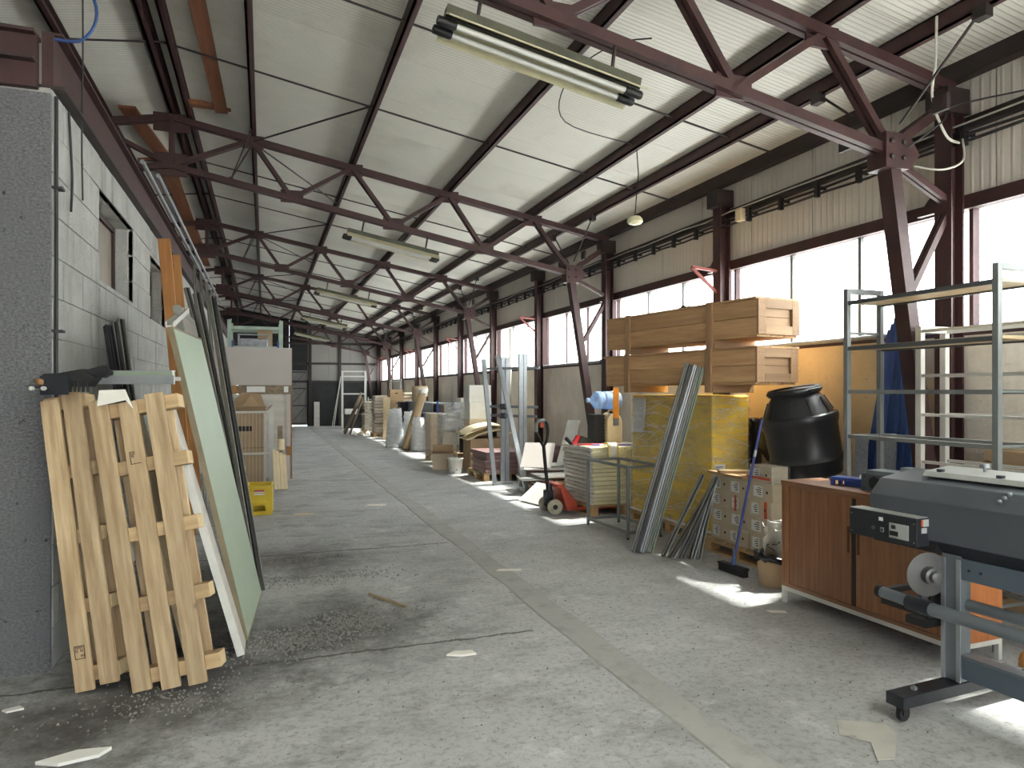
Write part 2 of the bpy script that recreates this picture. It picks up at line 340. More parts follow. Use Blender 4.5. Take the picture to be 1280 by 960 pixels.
K['clad_x'] = m_ribbed('end_panel', srgb(146, 142, 138), 'X', 0.1, 0.55, 0.4)
K['plaster'] = m_plaster('cream_plaster', srgb(236, 228, 216), srgb(196, 178, 154), (0.55, 0.8))
K['ochre'] = m_plaster('warm_light_plaster', srgb(226, 204, 160), srgb(200, 172, 126), (0.6, 0.9), 1.2, 0.2)  # plaster tinted ochre to paint in the warm light on this stretch
K['block'] = m_plaster('limewashed_block', srgb(206, 206, 202), srgb(120, 118, 110), (0.55, 0.76), 3.2, 0.9, 60, True, 14)
K['rough'] = m_rough()
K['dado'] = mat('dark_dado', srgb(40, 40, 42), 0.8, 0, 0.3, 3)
K['dust_glass'] = mat('dusty_pane', srgb(150, 140, 128), 0.35, 0, 0.12, 4)
K['door_grey'] = mat('grey_door', srgb(120, 118, 116), 0.6)
K['out'] = mat('yard_concrete', srgb(176, 174, 168), 0.9, 0, 0.1, 1)

# ------------------------------------------------------------------ the hall
Y0, Y1 = -6.0, 34.40           # open rear door side .. far gable
TY = [4.19 + 6.0*i for i in range(6)]
SL = 0.181
def zc(X): return 4.08 + SL*(5.22 - X) if X > -1.14 else 5.23 - SL*(-1.14 - X)   # truss top chord
def zr(X): return zc(X) + 0.19                                                   # underside of the roof panels
XW = 5.36
fl = MB().box(-7.5, Y0, -0.2, XW + 0.3, Y1 + 0.4, 0.0)
struct('floor', fl, K['floor'])
def strip_fn(nm, x0, x1, ya, yb, h):
    m = MB(); n = 90; prev = None; rr = random.Random(5)
    top = []
    for i in range(n+1):
        y = ya + (yb-ya)*i/n; a = x0 + rr.uniform(-.015, .015); b = x1 + rr.uniform(-.015, .015)
        top += [(a-.012, y, 0.0), (a, y, h), (b, y, h), (b+.012, y, 0.0)]
    m.add(top, [(4*i+j, 4*i+j+1, 4*i+j+5, 4*i+j+4) for i in range(n) for j in range(3)])
    return m
so_ = struct('floor_strip', strip_fn('s', 1.93, 2.13, Y0, Y1, 0.006), K['strip'])
struct('ground', MB().box(XW + 0.3, -40, -0.35, 60, 80, -0.2), K['out'])
struct('ground_rear', MB().box(-40, -40, -0.25, XW + 0.3, Y0, -0.02), K['out'])

# roof: every sandwich panel a piece
ceil = group_struct('ceiling')
def panel_mesh(xa, xb):
    m = MB(); w = 0.995; ya, yb = -w/2, w/2
    m.prism([(xa, ya, zr(xa)), (xb, ya, zr(xb)), (xb, ya, zr(xb)+.08), (xa, ya, zr(xa)+.08)], (0, w, 0))
    return mesh('panel', m, K['roof'])
pr, pl_ = panel_mesh(-1.06, 5.62), panel_mesh(-7.4, -1.22)
pk = mesh('added_skylight', MB().prism([(-1.06, -.4975, zr(-1.06)), (5.62, -.4975, zr(5.62)), (5.62, -.4975, zr(5.62)+.004), (-1.06, -.4975, zr(-1.06)+.004)], (0, .995, 0)), K['added_skylight'])  # unseen translucent roof strip, added behind the camera to brighten the hall
y = Y0 + 0.5
while y < Y1 + 0.2:
    part('panel', pr if (y > -.6 or y < -4) else pk, None, ceil, loc=(0, y, 0)); part('panel', pl_, None, ceil, loc=(0, y, 0)); y += 1.0
rc = MB().prism([(-1.34, Y0, zr(-1.34)+.085), (-1.14, Y0, zr(-1.14)+.085), (-.94, Y0, zr(-.94)+.085), (-1.14, Y0, zr(-1.14)+.16)], (0, Y1-Y0, 0))
part('ridge_cap', rc, K['steel_dark'], ceil)

# right wall: low plaster wall, cladding above the glazing
part('outer_sheet', MB().prism([(-1.06, -.08, zr(-1.06)+.082), (5.62, -.08, zr(5.62)+.082), (5.62, -.08, zr(5.62)+.09), (-1.06, -.08, zr(-1.06)+.09)], (0, Y1+.6, 0)), K['steel_dark'], ceil)
part('outer_sheet', MB().prism([(-7.4, Y0, zr(-7.4)+.082), (-1.22, Y0, zr(-1.22)+.082), (-1.22, Y0, zr(-1.22)+.09), (-7.4, Y0, zr(-7.4)+.09)], (0, Y1-Y0+.5, 0)), K['steel_dark'], ceil)
wr = group_struct('wall_right')
part('outer_sheet', MB().box(XW+.065, Y0, 3.2, XW+.075, Y1, 4.3), K['steel_dark'], wr)
part('plaster', MB().box(XW, Y0, 0, XW+.25, 4.19, 2.10), K['plaster'], wr)
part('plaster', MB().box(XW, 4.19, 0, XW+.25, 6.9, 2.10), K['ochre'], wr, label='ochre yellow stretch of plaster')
part('plaster', MB().box(XW, 6.9, 0, XW+.25, Y1, 2.10), K['plaster'], wr)
cp = mesh('panel', MB().box(XW-.02, 0.006, 3.2, XW+.06, 0.960, 4.26), K['clad'])
y = TY[0] - 9.0
while y < Y1 - 0.1:
    part('panel', cp, None, wr, loc=(0, y, 0)); y += 0.9666
part('head_rail', MB().box(XW-.065, Y0, 3.11, XW+.06, Y1, 3.22), K['steel'], wr)
part('head_rail', MB().box(XW-.06, Y0, 3.74, XW-.025, Y1, 3.84), K['steel_dark'], wr)
part('eaves_beam', MB().box(XW-.16, Y0, 4.13, XW-.06, Y1, 4.31), K['steel_dark'], wr)
pp = MB().tube([(XW-.04, Y0, 2.15), (XW-.04, Y1, 2.15)], 0.022, 8)
part('pipe', pp, K['galv'], wr, smooth=True)
for i in range(14):
    yy = TY[0] - 8.6 + 3.0*i
    if yy > Y0: part('pipe_bracket', MB().box(XW-.065, yy, 2.101, XW, yy+.03, 2.18), K['steel_dark'], wr)

# glazing: one window per half bay, each pane a piece
wi = 0
hb = [TY[0] - 9 + 3.0*i for i in range(14)]
for yb in hb:
    if yb < Y0: continue
    ye = min(yb + 3.0, Y1); wi += 1
    w = group_struct('window_%d' % wi)
    part('sill', MB().box(XW, yb, 2.10, XW+.12, ye, 2.15), K['steel'], w)
    a = yb + 0.12; n = 3; wd = (ye - 0.12 - a)/n
    part('mullion', MB().box(XW-.01, a-.05, 2.15, XW+.06, a-.015, 3.11), K['steel'], w)
    for k in range(n):
        if k: part('mullion', MB().box(XW-.005, a+k*wd-.018, 2.15, XW+.05, a+k*wd+.018, 3.11), K['grey_steel'] if wi % 3 else K['steel'], w)
        part('pane', MB().grid(1, 1, lambda u, v: (XW+.03, a+k*wd+.012+u*(wd-.024), 2.14+v*0.985)), K['glass'], w, fix=False)
    part('mullion', MB().box(XW-.01, ye-.105, 2.15, XW+.06, ye-.07, 3.11), K['steel'], w)

# left block wall with two recessed windows, and the roughcast return that faces the camera
XL = -1.18; YC = 4.83; ZT = 3.44
wl_ = group_struct('wall_left')
holes = [(6.1, 7.6, 2.5, 3.2), (8.63, 9.9, 2.45, 3.15)]
def clear(y0, y1, z0, z1):
    """split a block around the openings"""
    for (a, b, c, d) in holes:
        if y1 > a and y0 < b and z1 > c and z0 < d:
            out = []
            if y0 < a - .03: out += clear(y0, a, z0, z1)
            if y1 > b + .03: out += clear(b, y1, z0, z1)
            ya, yb = max(y0, a), min(y1, b)
            if z0 < c - .01: out += clear(ya, yb, z0, c)
            if z1 > d + .01: out += clear(ya, yb, d, z1)
            return out
    return [(y0, y1, z0, z1)]
core = MB()
for (y0, y1, z0, z1) in ((YC, 6.1, 0, ZT), (6.1, 7.6, 0, 2.5), (6.1, 7.6, 3.2, ZT), (7.6, 8.63, 0, ZT), (8.63, 9.9, 0, 2.45), (8.63, 9.9, 3.15, ZT), (9.9, Y1, 0, ZT)):
    core.box(XL-.30, y0, z0, XL-.012, y1, z1)
part('mortar', core, K['block'], wl_)
rb = random.Random(3); rows = 14; rh = ZT/rows
for r in range(rows):
    y = YC - (0.25 if r % 2 else 0.0)
    while y < 13.2:
        ya, yb = max(y, YC) + .004, y + 0.5 - .004
        if yb - ya > .06:
            for (p, q, s, t) in clear(ya, yb, r*rh + .004, (r+1)*rh - .004):
                if q - p > .03 and t - s > .02:
                    x = XL + rb.uniform(-.003, .003)
                    part('block', MB().box(XL-.05, p, s, x, q, t), K['block'], wl_, bevel=0.004)
        y += 0.5
struct('wall_front', MB().box(-7.4, YC-.03, 0, XL-.005, YC+.25, 3.40), K['rough'])
part('corner_conduit', MB().tube([(XL+.015, YC+.02, 0.9), (XL+.015, YC+.02, 3.4)], 0.012, 6), K['cable'], wl_, smooth=True)
for z in (2.0, 2.85): part('conduit_clip', MB().box(XL-.01, YC+.0, z, XL+.05, YC+.07, z+.015), K['cable'], wl_)
for i, (a, b, c, d) in enumerate(holes):
    w = group_struct('window_%d' % (wi+1+i))
    for nm, bx in (('frame', (a, c, b, c+.05)), ('frame', (a, d-.05, b, d)), ('frame', (a, c+.05, a+.05, d-.05)), ('frame', (b-.05, c+.05, b, d-.05))):
        part(nm, MB().box(XL-.22, bx[0]+.002, bx[1]+.002, XL-.16, bx[2]-.002, bx[3]-.002), K['red_enamel'] if i == 9 else K['steel'], w)
    part('pane', MB().box(XL-.20, a+.05, c+.05, XL-.185, b-.05, d-.05), K['dust_glass'], w)
struct('wall_far_left', MB().box(-7.4, YC, 3.40, XL-.32, Y1, 3.43), K['rough'])     # ceiling slab over the rooms behind the block wall

# rear gable behind the camera, with a gateway open to the yard
wb = group_struct('wall_rear')
part('panel', MB().box(-7.5, Y0-.1, 0, -1.1, Y0, 5.6), K['clad_x'], wb); part('panel', MB().box(4.0, Y0-.1, 0, 5.6, Y0, 5.6), K['clad_x'], wb); part('panel', MB().box(-1.1, Y0-.1, 3.5, 4.0, Y0, 5.6), K['clad_x'], wb)
struct('wall_side', MB().box(-7.6, Y0, 0, -7.5, Y1, 5.0), K['rough'])
# far gable
we = group_struct('wall_end')
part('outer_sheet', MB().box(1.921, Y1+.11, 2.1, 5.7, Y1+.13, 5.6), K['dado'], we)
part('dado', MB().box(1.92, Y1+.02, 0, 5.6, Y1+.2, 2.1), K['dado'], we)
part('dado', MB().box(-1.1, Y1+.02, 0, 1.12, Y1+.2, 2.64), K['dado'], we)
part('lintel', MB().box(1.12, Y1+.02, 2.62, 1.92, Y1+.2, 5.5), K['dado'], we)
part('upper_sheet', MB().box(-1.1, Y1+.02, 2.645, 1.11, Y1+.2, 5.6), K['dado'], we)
ep = None; x = -1.1
while x < 5.4:
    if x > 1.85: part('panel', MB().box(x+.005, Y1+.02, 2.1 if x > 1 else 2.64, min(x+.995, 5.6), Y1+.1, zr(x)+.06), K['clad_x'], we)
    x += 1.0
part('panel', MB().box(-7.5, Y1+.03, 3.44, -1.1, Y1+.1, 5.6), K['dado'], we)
for (p, q) in (((2.04, 0), (2.04, 4.6)), ((3.40, 0), (3.40, 4.4)), ((1.02, 0), (1.02, 4.8))):
    part('post', MB().box(p[0]-.07, Y1-.055, 0, p[0]+.07, Y1+.015, q[1]), K['steel_dark'], we)
for z in (2.1, 2.95, 3.9): part('girt', MB().box(-1.1, Y1-.05, z-.05, 5.3, Y1+.01, z+.05), K['steel_dark'], we)
dr = group_struct('door_1')
part('leaf', MB().box(1.122, Y1+.06, .055, 1.918, Y1+.10, 2.618), K['door_grey'], dr)
for z in (.12, .95, 1.75, 2.52): part('rail', MB().box(1.16, Y1+.03, z, 1.86, Y1+.06, z+.05), K['steel_dark'], dr)
for z in (.17, 1.0, 1.80): part('brace', MB().beam((1.18, Y1+.045, z), (1.84, Y1+.045, z+.76), .02, .04, (0, 1, 0)), K['steel_dark'], dr)
K['printer_grey'] = mat('printer_grey', srgb(80, 85, 92), 0.45, 0.05, 0.05, 5)
K['printer_light'] = mat('printer_light', srgb(176, 178, 176), 0.4, 0.05, 0.05, 6)
K['stand_grey'] = mat('stand_grey', srgb(116, 122, 128), 0.4, 0.3, 0.06, 6)
K['stand_blue'] = mat('stand_blue', srgb(96, 108, 120), 0.4, 0.2, 0.06, 6)
K['bracket'] = mat('bracket_red', srgb(132, 66, 60), 0.6, 0, 0.15, 8)
K['clear_grey'] = mat('smoked_disc', srgb(84, 82, 80), 0.3, 0, 0.05, 6)
K['veneer_x'] = wood('veneer_x', srgb(122, 82, 56), srgb(150, 104, 72), 'X', 9, 0.4, False, 0.06)
K['veneer_dark'] = wood('veneer_dark', srgb(70, 44, 30), srgb(88, 58, 40), 'Z', 9, 0.5, False, 0.05)
K['steel_dark2'] = mat('shelf_rail', srgb(84, 86, 86), 0.5, 0.1, 0.08, 8)
K['mesh_grey'] = mat('woven_grey', srgb(132, 136, 146), 0.6, 0, 0.25, 60)
K['card_shade'] = mat('recess_cardboard', srgb(120, 94, 68), 0.9, 0, 0.1, 8)
K['blue_p2'] = mat('broom_blue', srgb(44, 60, 132), 0.35)
K['bag_black'] = mat('black_film', srgb(24, 24, 28), 0.25, 0, 0.2, 8, 0.9, 14)
K['barrel'] = mat('black_hdpe', srgb(34, 34, 36), 0.38, 0, 0.2, 6, dirt=srgb(58, 56, 52), dirt_at=(0.6, 0.85))
K['yellow_core'] = mat('yellow_sheets', srgb(236, 194, 22), 0.5, 0, 0.12, 2.5, stretch=(1, 1, 0.3), dirt=srgb(206, 160, 24), dirt_at=(0.55, 0.8))
K['bottle'] = m_film('blue_bottle', (0.50, 0.70, 0.96), 0.45, 0.1, 4)
K['blue_pale'] = mat('pale_blue_cap', srgb(170, 196, 232), 0.4)
K['wheel'] = mat('nylon_wheel', srgb(176, 166, 146), 0.5, 0, 0.15, 14, dirt=srgb(110, 104, 92), dirt_at=(0.5, 0.8))
K['slab'] = mat('grey_slab', srgb(176, 170, 156), 0.8, 0, 0.08, 3)
K['bucket'] = mat('spattered_white', srgb(214, 210, 200), 0.5, 0, 0.06, 6, dirt=srgb(110, 124, 140), dirt_at=(0.58, 0.68), dscale=14)
K['film_haze'] = m_film('hazy_film', (0.97, 0.97, 0.97), 0.85, 0.2, 5)
K['old_brown'] = wood('brown_board', srgb(104, 88, 72), srgb(128, 110, 92), 'Z', 4, 0.7, False)
K['grit'] = mat('grit', srgb(112, 110, 106), 0.9, 0, 0.3, 40)
K['crease'] = mat('film_crease', srgb(226, 226, 214), 0.25)
K['torn'] = mat('torn_sheet', srgb(186, 182, 174), 0.8, 0, 0.12, 6, dirt=srgb(120, 116, 110), dirt_at=(0.62, 0.7), dscale=9)
# ------------------------------------------------------------------ trusses, columns, purlins
KX, KZ = 4.58, 3.50
tops = [-0.155, 1.18, 2.59, 3.93]; bots = [0.365, 1.77, 3.14]
def zb(X): return 4.60 + (KZ - 4.60)*(X + 1.14)/(KX + 1.14)
def two_bar(m, p, q, w=0.045, gap=0.022, h=0.05):
    p, q = V(p), V(q)
    for s in (-1, 1): m.beam(p + V(0, s*(gap+w)/2, 0), q + V(0, s*(gap+w)/2, 0), h, w, (0, 1, 0))
    return m
def gusset(m, x, z, w, h): return m.box(x-w/2, -.012, z-h/2, x+w/2, .012, z+h/2)
t_lab = ['nearest roof truss, over the grey printer and the big lamp', 'second roof truss from the camera, behind the loft end of the block wall',
         'third roof truss from the camera, carrying a short hanging lamp', 'fourth roof truss from the camera, over the wrapped pallets',
         'fifth roof truss from the camera, over the sacks', 'sixth roof truss, against the dark far gable wall']
truss = None
for i, ty in enumerate(TY):
    st = K['steel_dark'] if i in (5,) else K['steel']
    if truss is None:
        t = thing('roof_truss', t_lab[0], 'truss', (0, ty, 0), 0, 'red brown lattice roof trusses')
        part('top_chord', two_bar(MB(), (-1.14, 0, zc(-1.14)), (5.22, 0, zc(5.22)), .05, .02, .08), st, t)
        part('top_chord', two_bar(MB(), (-1.14, 0, zc(-1.14)), (-5.5, 0, zc(-5.5)), .05, .02, .08), st, t)
        part('bottom_chord', two_bar(MB(), (-1.14, 0, zb(-1.14)), (KX, 0, KZ), .05, .02, .075), st, t)
        part('bottom_chord', two_bar(MB(), (-1.14, 0, zb(-1.14)), (-5.5, 0, 4.0), .05, .02, .075), st, t)
        part('king_post', two_bar(MB(), (-1.14, 0, zb(-1.14)), (-1.14, 0, zc(-1.14)), .05, .03, .06), st, t)
        pts = [(-1.14, zb(-1.14)), (tops[0], zc(tops[0])), (bots[0], zb(bots[0])), (tops[1], zc(tops[1])), (bots[1], zb(bots[1])),
               (tops[2], zc(tops[2])), (bots[2], zb(bots[2])), (tops[3], zc(tops[3])), (KX, KZ)]
        for (a, b), (c, d) in zip(pts[:-1], pts[1:]):
            part('diagonal', two_bar(MB(), (a, 0, b), (c, 0, d), .04, .022, .055), st, t)
        part('diagonal', two_bar(MB(), (-1.14, 0, zb(-1.14)), (-2.1, 0, zc(-2.1)), .04, .022, .055), st, t)
        for (a, b) in pts[1:-1]:
            up = -0.02 if b > zb(a) + .2 else 0.03
            part('gusset', gusset(MB(), a, b+up, .30, .17), st, t)
        part('gusset', gusset(MB(), -1.14, zb(-1.14)+.02, .36, .30), st, t)
        part('gusset', gusset(MB(), -1.14, zc(-1.14)-.06, .44, .24), st, t)
        k = part('knee_plate', MB().prism([(KX-.12, -.09, KZ-.14), (KX+.11, -.09, KZ-.14), (KX+.22, -.09, KZ-.02), (KX+.11, -.09, KZ+.13), (KX-.12, -.09, KZ+.13)], (0, .18, 0)), st, t)
        for bx, bz in ((-.07, -.06), (.05, -.06), (-.07, .06), (.05, .06)):
            part('bolt', MB().lathe([(.02, 0), (.02, .018), (.012, .022)], 6, (KX+bx, -.09, KZ+bz), (0, -1, 0)), K['steel_dark'], k)
        part('leg', MB().beam((KX, 0, KZ-.1), (5.12, 0, 0.02), .13, .10, (1, 0, 0)), st, t)
        part('strut', two_bar(MB(), (KX, 0, KZ+.05), (5.22, 0, 3.98), .05, .02, .07), st, t)
        part('brace', two_bar(MB(), (KX+.08, 0, KZ-.08), (5.20, 0, 3.17), .03, .015, .05), st, t)
        part('brace', two_bar(MB(), (5.20, 0, 3.12), (4.80, 0, 2.45), .03, .015, .05), st, t)
        truss = t
    else:
        t = dup(truss, t_lab[i]); t.location = (0, ty, 0)
# columns of the glazed wall, every half bay
cpos = sorted([(y, True) for y in TY] + [(y + 3.0, False) for y in TY[:-1]] + [(TY[0] - 3, False)])
for i, (cy, main) in enumerate(cpos):
    lab = 'maroon wall column, %s along the glazed wall%s' % (['behind the camera', 'nearest in view'][i] if i < 2 else NTH[i-1],
           ', under a truss end' if main else ', between two trusses')
    c = thing('steel_column', lab, 'column', (5.22, cy, 0), 0, 'columns of the glazed wall', 'thing')
    part('flange', MB().box(-.07, -.075, 0, -.055, .075, 4.02), K['steel'], c)
    part('flange', MB().box(.055, -.075, 0, .07, .075, 4.02), K['steel'], c)
    part('web', MB().box(-.055, -.008, 0, .055, .008, 4.02), K['steel'], c)
    part('cap_plate', MB().box(-.14, -.10, 3.86, .10, .10, 4.06), K['steel_dark'], c)
    if cy < 34: part('cleat', MB().prism([(.0, .08, 3.12), (.0, .30, 3.12), (.0, .08, 3.36)], (.05, 0, 0)), K['steel'], c)
    if not main:
        part('bracket', MB().beam((-.07, 0, 3.10), (-.42, 0, 3.13), .03, .03).beam((-.07, 0, 2.84), (-.42, 0, 3.12), .03, .03), K['bracket'], c)
purl = [(-1.93, 'left of the ridge, above the block wall'), (-1.14, 'at the ridge, left of the pair'), (-0.94, 'at the ridge, right of the pair'), (-.155, 'first right of the ridge pair'),
        (1.18, 'second right of the ridge pair'), (2.59, 'third right of the ridge pair'), (3.93, 'fourth right of the ridge pair'), (4.6, 'last before the eaves')]
for X, w in purl:
    m = MB(); z = zc(X) + .055
    m.box(-.012, Y0, 0, .012, Y1, .13).box(-.012, Y0, 0, .055, Y1, .012).box(-.012, Y0, .118, .055, Y1, .13)
    o = part('roof_purlin', m, K['steel'], loc=(X, 0, z)); tag(o, 'long maroon steel roof purlin, ' + w, 'purlin', 'roof purlins')
# tie rods across the purlins at mid bay
tr_lab = ['thin dark tie rod across the purlins, %s bay from the camera' % NTH[i] for i in range(6)]
for i in range(6):
    yb = TY[0] - 3.1 + 6*i
    for k, dy in enumerate((-.9, 1.1)):
        m = MB()
        xs = [-1.93, -1.0, -.155, 1.18, 2.59, 3.93, 4.6, 5.2]
        for a, b in zip(xs[:-1], xs[1:]):
            m.tube([(a, 0, zc(a)+.11), (b, 0, zc(b)+.11)], .011, 6)
        o = part('tie_rod', m, K['steel_dark'], loc=(0, yb+dy, 0)); tag(o, tr_lab[i] + (', nearer of two' if k == 0 else ', farther of two'), 'rod', 'tie rods across the purlins')
# roof bracing rods and turnbuckles from the trusses to the purlins
for i in range(1, 5):
    ty = TY[i]
    m = MB().tube([(-.155, ty, zc(-.155)-.02), (1.18, ty-2.2, zc(1.18)+.06)], .012, 6).tube([(-.155, ty, zc(-.155)-.02), (1.18, ty+2.2, zc(1.18)+.06)], .012, 6)
    o = part('brace_rod', m, K['steel_dark']); tag(o, 'crossed sloping bracing rods under the roof panels at the %s truss' % NTH[i], 'rod', 'roof bracing rods')
    m = MB().tube([(-.155, ty-.3, zc(-.155)+.05), (-.42, ty, zb(-.42)+.04), (-.155, ty+.3, zc(-.155)+.05)], .010, 6).box(-.45, ty-.04, zb(-.42), -.39, ty+.04, zb(-.42)+.06)
    o = part('hanger_rod', m, K['steel_dark']); tag(o, 'thin V shaped hanger rods to the bottom chord of the %s truss' % NTH[i], 'rod', 'V hanger rods')
for i in range(5):
    ty = TY[i]
    for s in (-1, 1):
        m = MB().tube([(4.60, ty+s*.75, zc(4.6)+.06), (4.585, ty+s*.1, KZ+.19)], .011, 6).box(4.555, ty+s*.7, zc(4.6)-.02, 4.625, ty+s*.8, zc(4.6)+.07).box(4.575, ty+s*.38, 3.66, 4.605, ty+s*.5, 3.78)
        o = part('knee_rod', m, K['steel_dark']); tag(o, 'short knee rod with turnbuckle on the %s side of the %s truss knee' % (('near', 'far')[s > 0], NTH[i]), 'rod', 'knee rods')
# wooden planks up in the ridge zone
for k, (p, q, w, l_) in enumerate([((-.62, 6.0, zr(-.62)-.03), (-.52, 9.9, zr(-.52)-.03), .15, 'reddish plank tucked under the roof right of the ridge'),
                                ((-1.62, 9.9, zc(-1.6)+.06), (-1.40, 12.4, zc(-1.4)+.06), .2, 'reddish plank left of the ridge, nearer of two'),
                                ((-1.45, 12.5, zc(-1.45)+.06), (-1.55, 21.8, zc(-1.5)+.06), .22, 'long reddish plank left of the ridge, running away')]):
    o = part('roof_plank', MB().beam(p, q, w, .03), K['red_wood']); tag(o, l_, 'plank', 'planks under the roof')
for k, (x0, x1, yy) in enumerate([(-.95, -.2, 9.75), (-1.95, -1.2, 12.3)]):
    o = part('roof_batten', MB().box(x0, yy, zc(-.9)+.10, x1, yy+.12, zc(-.9)+.16), K['red_wood']); tag(o, ('short batten across the plank end right of the ridge', 'short batten across the planks left of the ridge')[k], 'batten')
# beam along the block wall top and across the front
bm_ = thing('wall_beam', 'long maroon box beam lying along the block wall top', 'beam', (XL, YC, ZT+.025), 0, None, 'thing')
part('web', MB().box(-.06, .02, .0, .0, 29.2, .30), K['steel'], bm_)
part('bottom_flange', MB().box(-.12, .02, -.02, .06, 29.2, .0), K['steel_dark'], bm_)
part('top_flange', MB().box(-.06, .02, .30, .05, 29.2, .315), K['steel'], bm_)
bf = thing('front_beam', 'brown steel beam across the top of the roughcast wall', 'beam', (-7.4, YC-.05, 3.42), 0, None, 'thing')
part('web', MB().box(0, 0, 0, 6.15, .06, .30), K['steel'], bf); part('flange', MB().box(0, -.06, .14, 6.15, .0, .16), K['steel_dark'], bf); part('top_flange', MB().box(0, -.05, .30, 6.15, .1, .32), K['steel'], bf)
# pipes lying on the beam
for k in range(2):
    o = part('steel_pipe', MB().tube([(XL+.10+.07*k, 7.4+.5*k, ZT+.37+.02*k), (XL+.11+.07*k, 17.5+k, ZT+.35)], .022, 8), K['galv'], smooth=True)
    tag(o, ('thin grey pipe lying on the wall beam, nearer the wall', 'thin grey pipe lying on the wall beam, outer one')[k], 'pipe')
# fluorescent lamps hung under the bottom chords
def lamp(i, label, x0=1.10, x1=2.41):
    ty = TY[i] - .06; L = math.hypot(x1-x0, zb(x1)-zb(x0)); drop = .30
    t = thing('fluorescent_lamp', label, 'lamp', (0, 0, 0), 0, 'unlit twin tube lamps under the trusses')
    frame_at(t, (x0, ty, zb(x0)-drop), (x1-x0, 0, zb(x1)-zb(x0)), (0, 0, 1))
    part('housing', MB().prism([(0, -.045, .0), (0, .045, .0), (0, .045, .08), (0, -.045, .08)], (L, 0, 0)), K['lamp_body'], t)
    part('reflector', MB().prism([(0, -.05, .01), (0, -.17, -.055), (0, -.175, -.050), (0, -.05, .02)], (L, 0, 0)).prism([(0, .05, .01), (0, .17, -.055), (0, .175, -.050), (0, .05, .02)], (L, 0, 0)), K['lamp_cream'], t)
    for s in (-1, 1):
        part('tube', MB().tube([(.05, s*.055, -.045), (L-.05, s*.055, -.045)], .018, 12), K['lamp_tube'], t, smooth=True)
        for e in (0.0, L-.06): part('end_cap', MB().lathe([(.012, -.05), (.027, -.045), (.03, 0), (.03, .06), (.022, .075)], 12, (e, s*.055, -.045), (1, 0, 0)), K['black'], t, smooth=True)
    for e in (.2, L-.2): part('hanger', MB().tube([(e, 0, .08), (e, .03, drop+.02)], .012, 6), K['steel_dark'], t)
    return t
K['lamp_body'] = mat('lamp_housing', srgb(74, 74, 60), 0.6, 0, 0.25, 8, dirt=srgb(42, 44, 36), dirt_at=(0.5, 0.7))
K['lamp_cream'] = mat('lamp_reflector', srgb(206, 200, 166), 0.5, 0, 0.1, 8)
K['lamp_tube'] = mat('lamp_glass', srgb(212, 212, 208), 0.25, 0, 0.06, 6)
lamp(0, 'large cream twin tube lamp nearest the camera, under the first truss', 1.02, 2.33)
lamp(1, 'dusty twin tube lamp under the second truss'); lamp(2, 'dusty twin tube lamp under the third truss')
lamp(3, 'dusty twin tube lamp under the fourth truss'); lamp(4, 'dusty twin tube lamp under the fifth truss')
# round ceiling detector hanging on a cord
t = thing('hanging_lampholder', 'small round cream lamp fitting hanging on a thin dark wire', 'lamp', (3.93, 7.0, 3.55))
part('wire', MB().tube([(0,0,.07),(.02,0,.3),(.05,.01,.55),(.02,0,.85),(0,0,zr(3.93)-3.55)], .006, 6), K['cable'], t)
part('body', MB().lathe([(.02,.07),(.06,.06),(.085,.03),(.09,.0),(.07,-.02),(.045,-.022),(.04,-.03),(.01,-.032)], 20), K['lamp_cream'], t, smooth=True)
# cable run with clamps along the glazed wall
for k, (z, x) in enumerate(((3.70, 5.20), (3.66, 5.205), (3.61, 5.21), (3.76, 5.195))):
    rr = random.Random(k); pts = []
    y = Y0
    while y < 33: pts.append((x+rr.uniform(-.008,.008), y, z+rr.uniform(-.014,.014))); y += .5
    o = part('wall_cable', MB().tube(pts, .012 if k < 3 else .008, 6), K['cable'] if k < 3 else K['cable_w'], smooth=True)
    tag(o, ('black cable of the long wall cable run, top of three', 'black cable of the long wall cable run, middle of three', 'black cable of the long wall cable run, bottom of three', 'thin pale cable winding along the top of the wall cable run')[k], 'cable', 'wall cable run')
y = TY[0] - 2.75; n = 0
cl = None
while y < 33:
    if min(abs(y-c[0]) for c in cpos) > .12:
        cl = part('cable_clamp', MB().box(5.17, -.02, 3.58, 5.215, .02, 3.73).box(5.215, -.012, 3.66, 5.30, .012, 3.69), K['black']) if cl is None else dup(cl)
        cl.location = (0, y, 0); n += 1; tag(cl, 'small black cable clamp, %d%s from the near end of the wall cable run' % (n, 'th' if 10 < n % 100 < 14 else {1: 'st', 2: 'nd', 3: 'rd'}.get(n % 10, 'th')), 'clamp', 'clamps of the wall cable run')
    y += .52
o = part('junction_box', MB().box(5.12, 6.70, 3.60, 5.19, 6.80, 3.74), K['cream'], bevel=.006); tag(o, 'small cream junction box on the wall cable run', 'box')
# loose cables
def loose(pts, r, m, lab):
    P = [V(p) for p in pts]; out = []
    for i in range(len(P)-1):
        a, b, c, d = P[max(i-1,0)], P[i], P[i+1], P[min(i+2,len(P)-1)]
        for k in range(6):
            t = k/6; out.append(.5*((2*b)+(c-a)*t+(2*a-5*b+4*c-d)*t*t+(3*b-a-3*c+d)*t**3))
    out.append(P[-1]); o = part('loose_cable', MB().tube(out, r, 6), m, smooth=True); return tag(o, lab, 'cable')
loose([(4.55,3.75,4.34),(4.60,3.8,4.05),(4.75,3.95,3.85),(4.95,4.0,3.62),(5.15,4.05,3.60)], .010, K['cable_w'], 'white cable dropping from the roof past the nearest truss knee')
loose([(5.15,4.02,3.62),(5.0,3.9,3.40),(4.85,3.95,3.33),(4.72,4.08,3.38)], .008, K['cable_w'], 'pale cable looping below the nearest truss knee to the column')
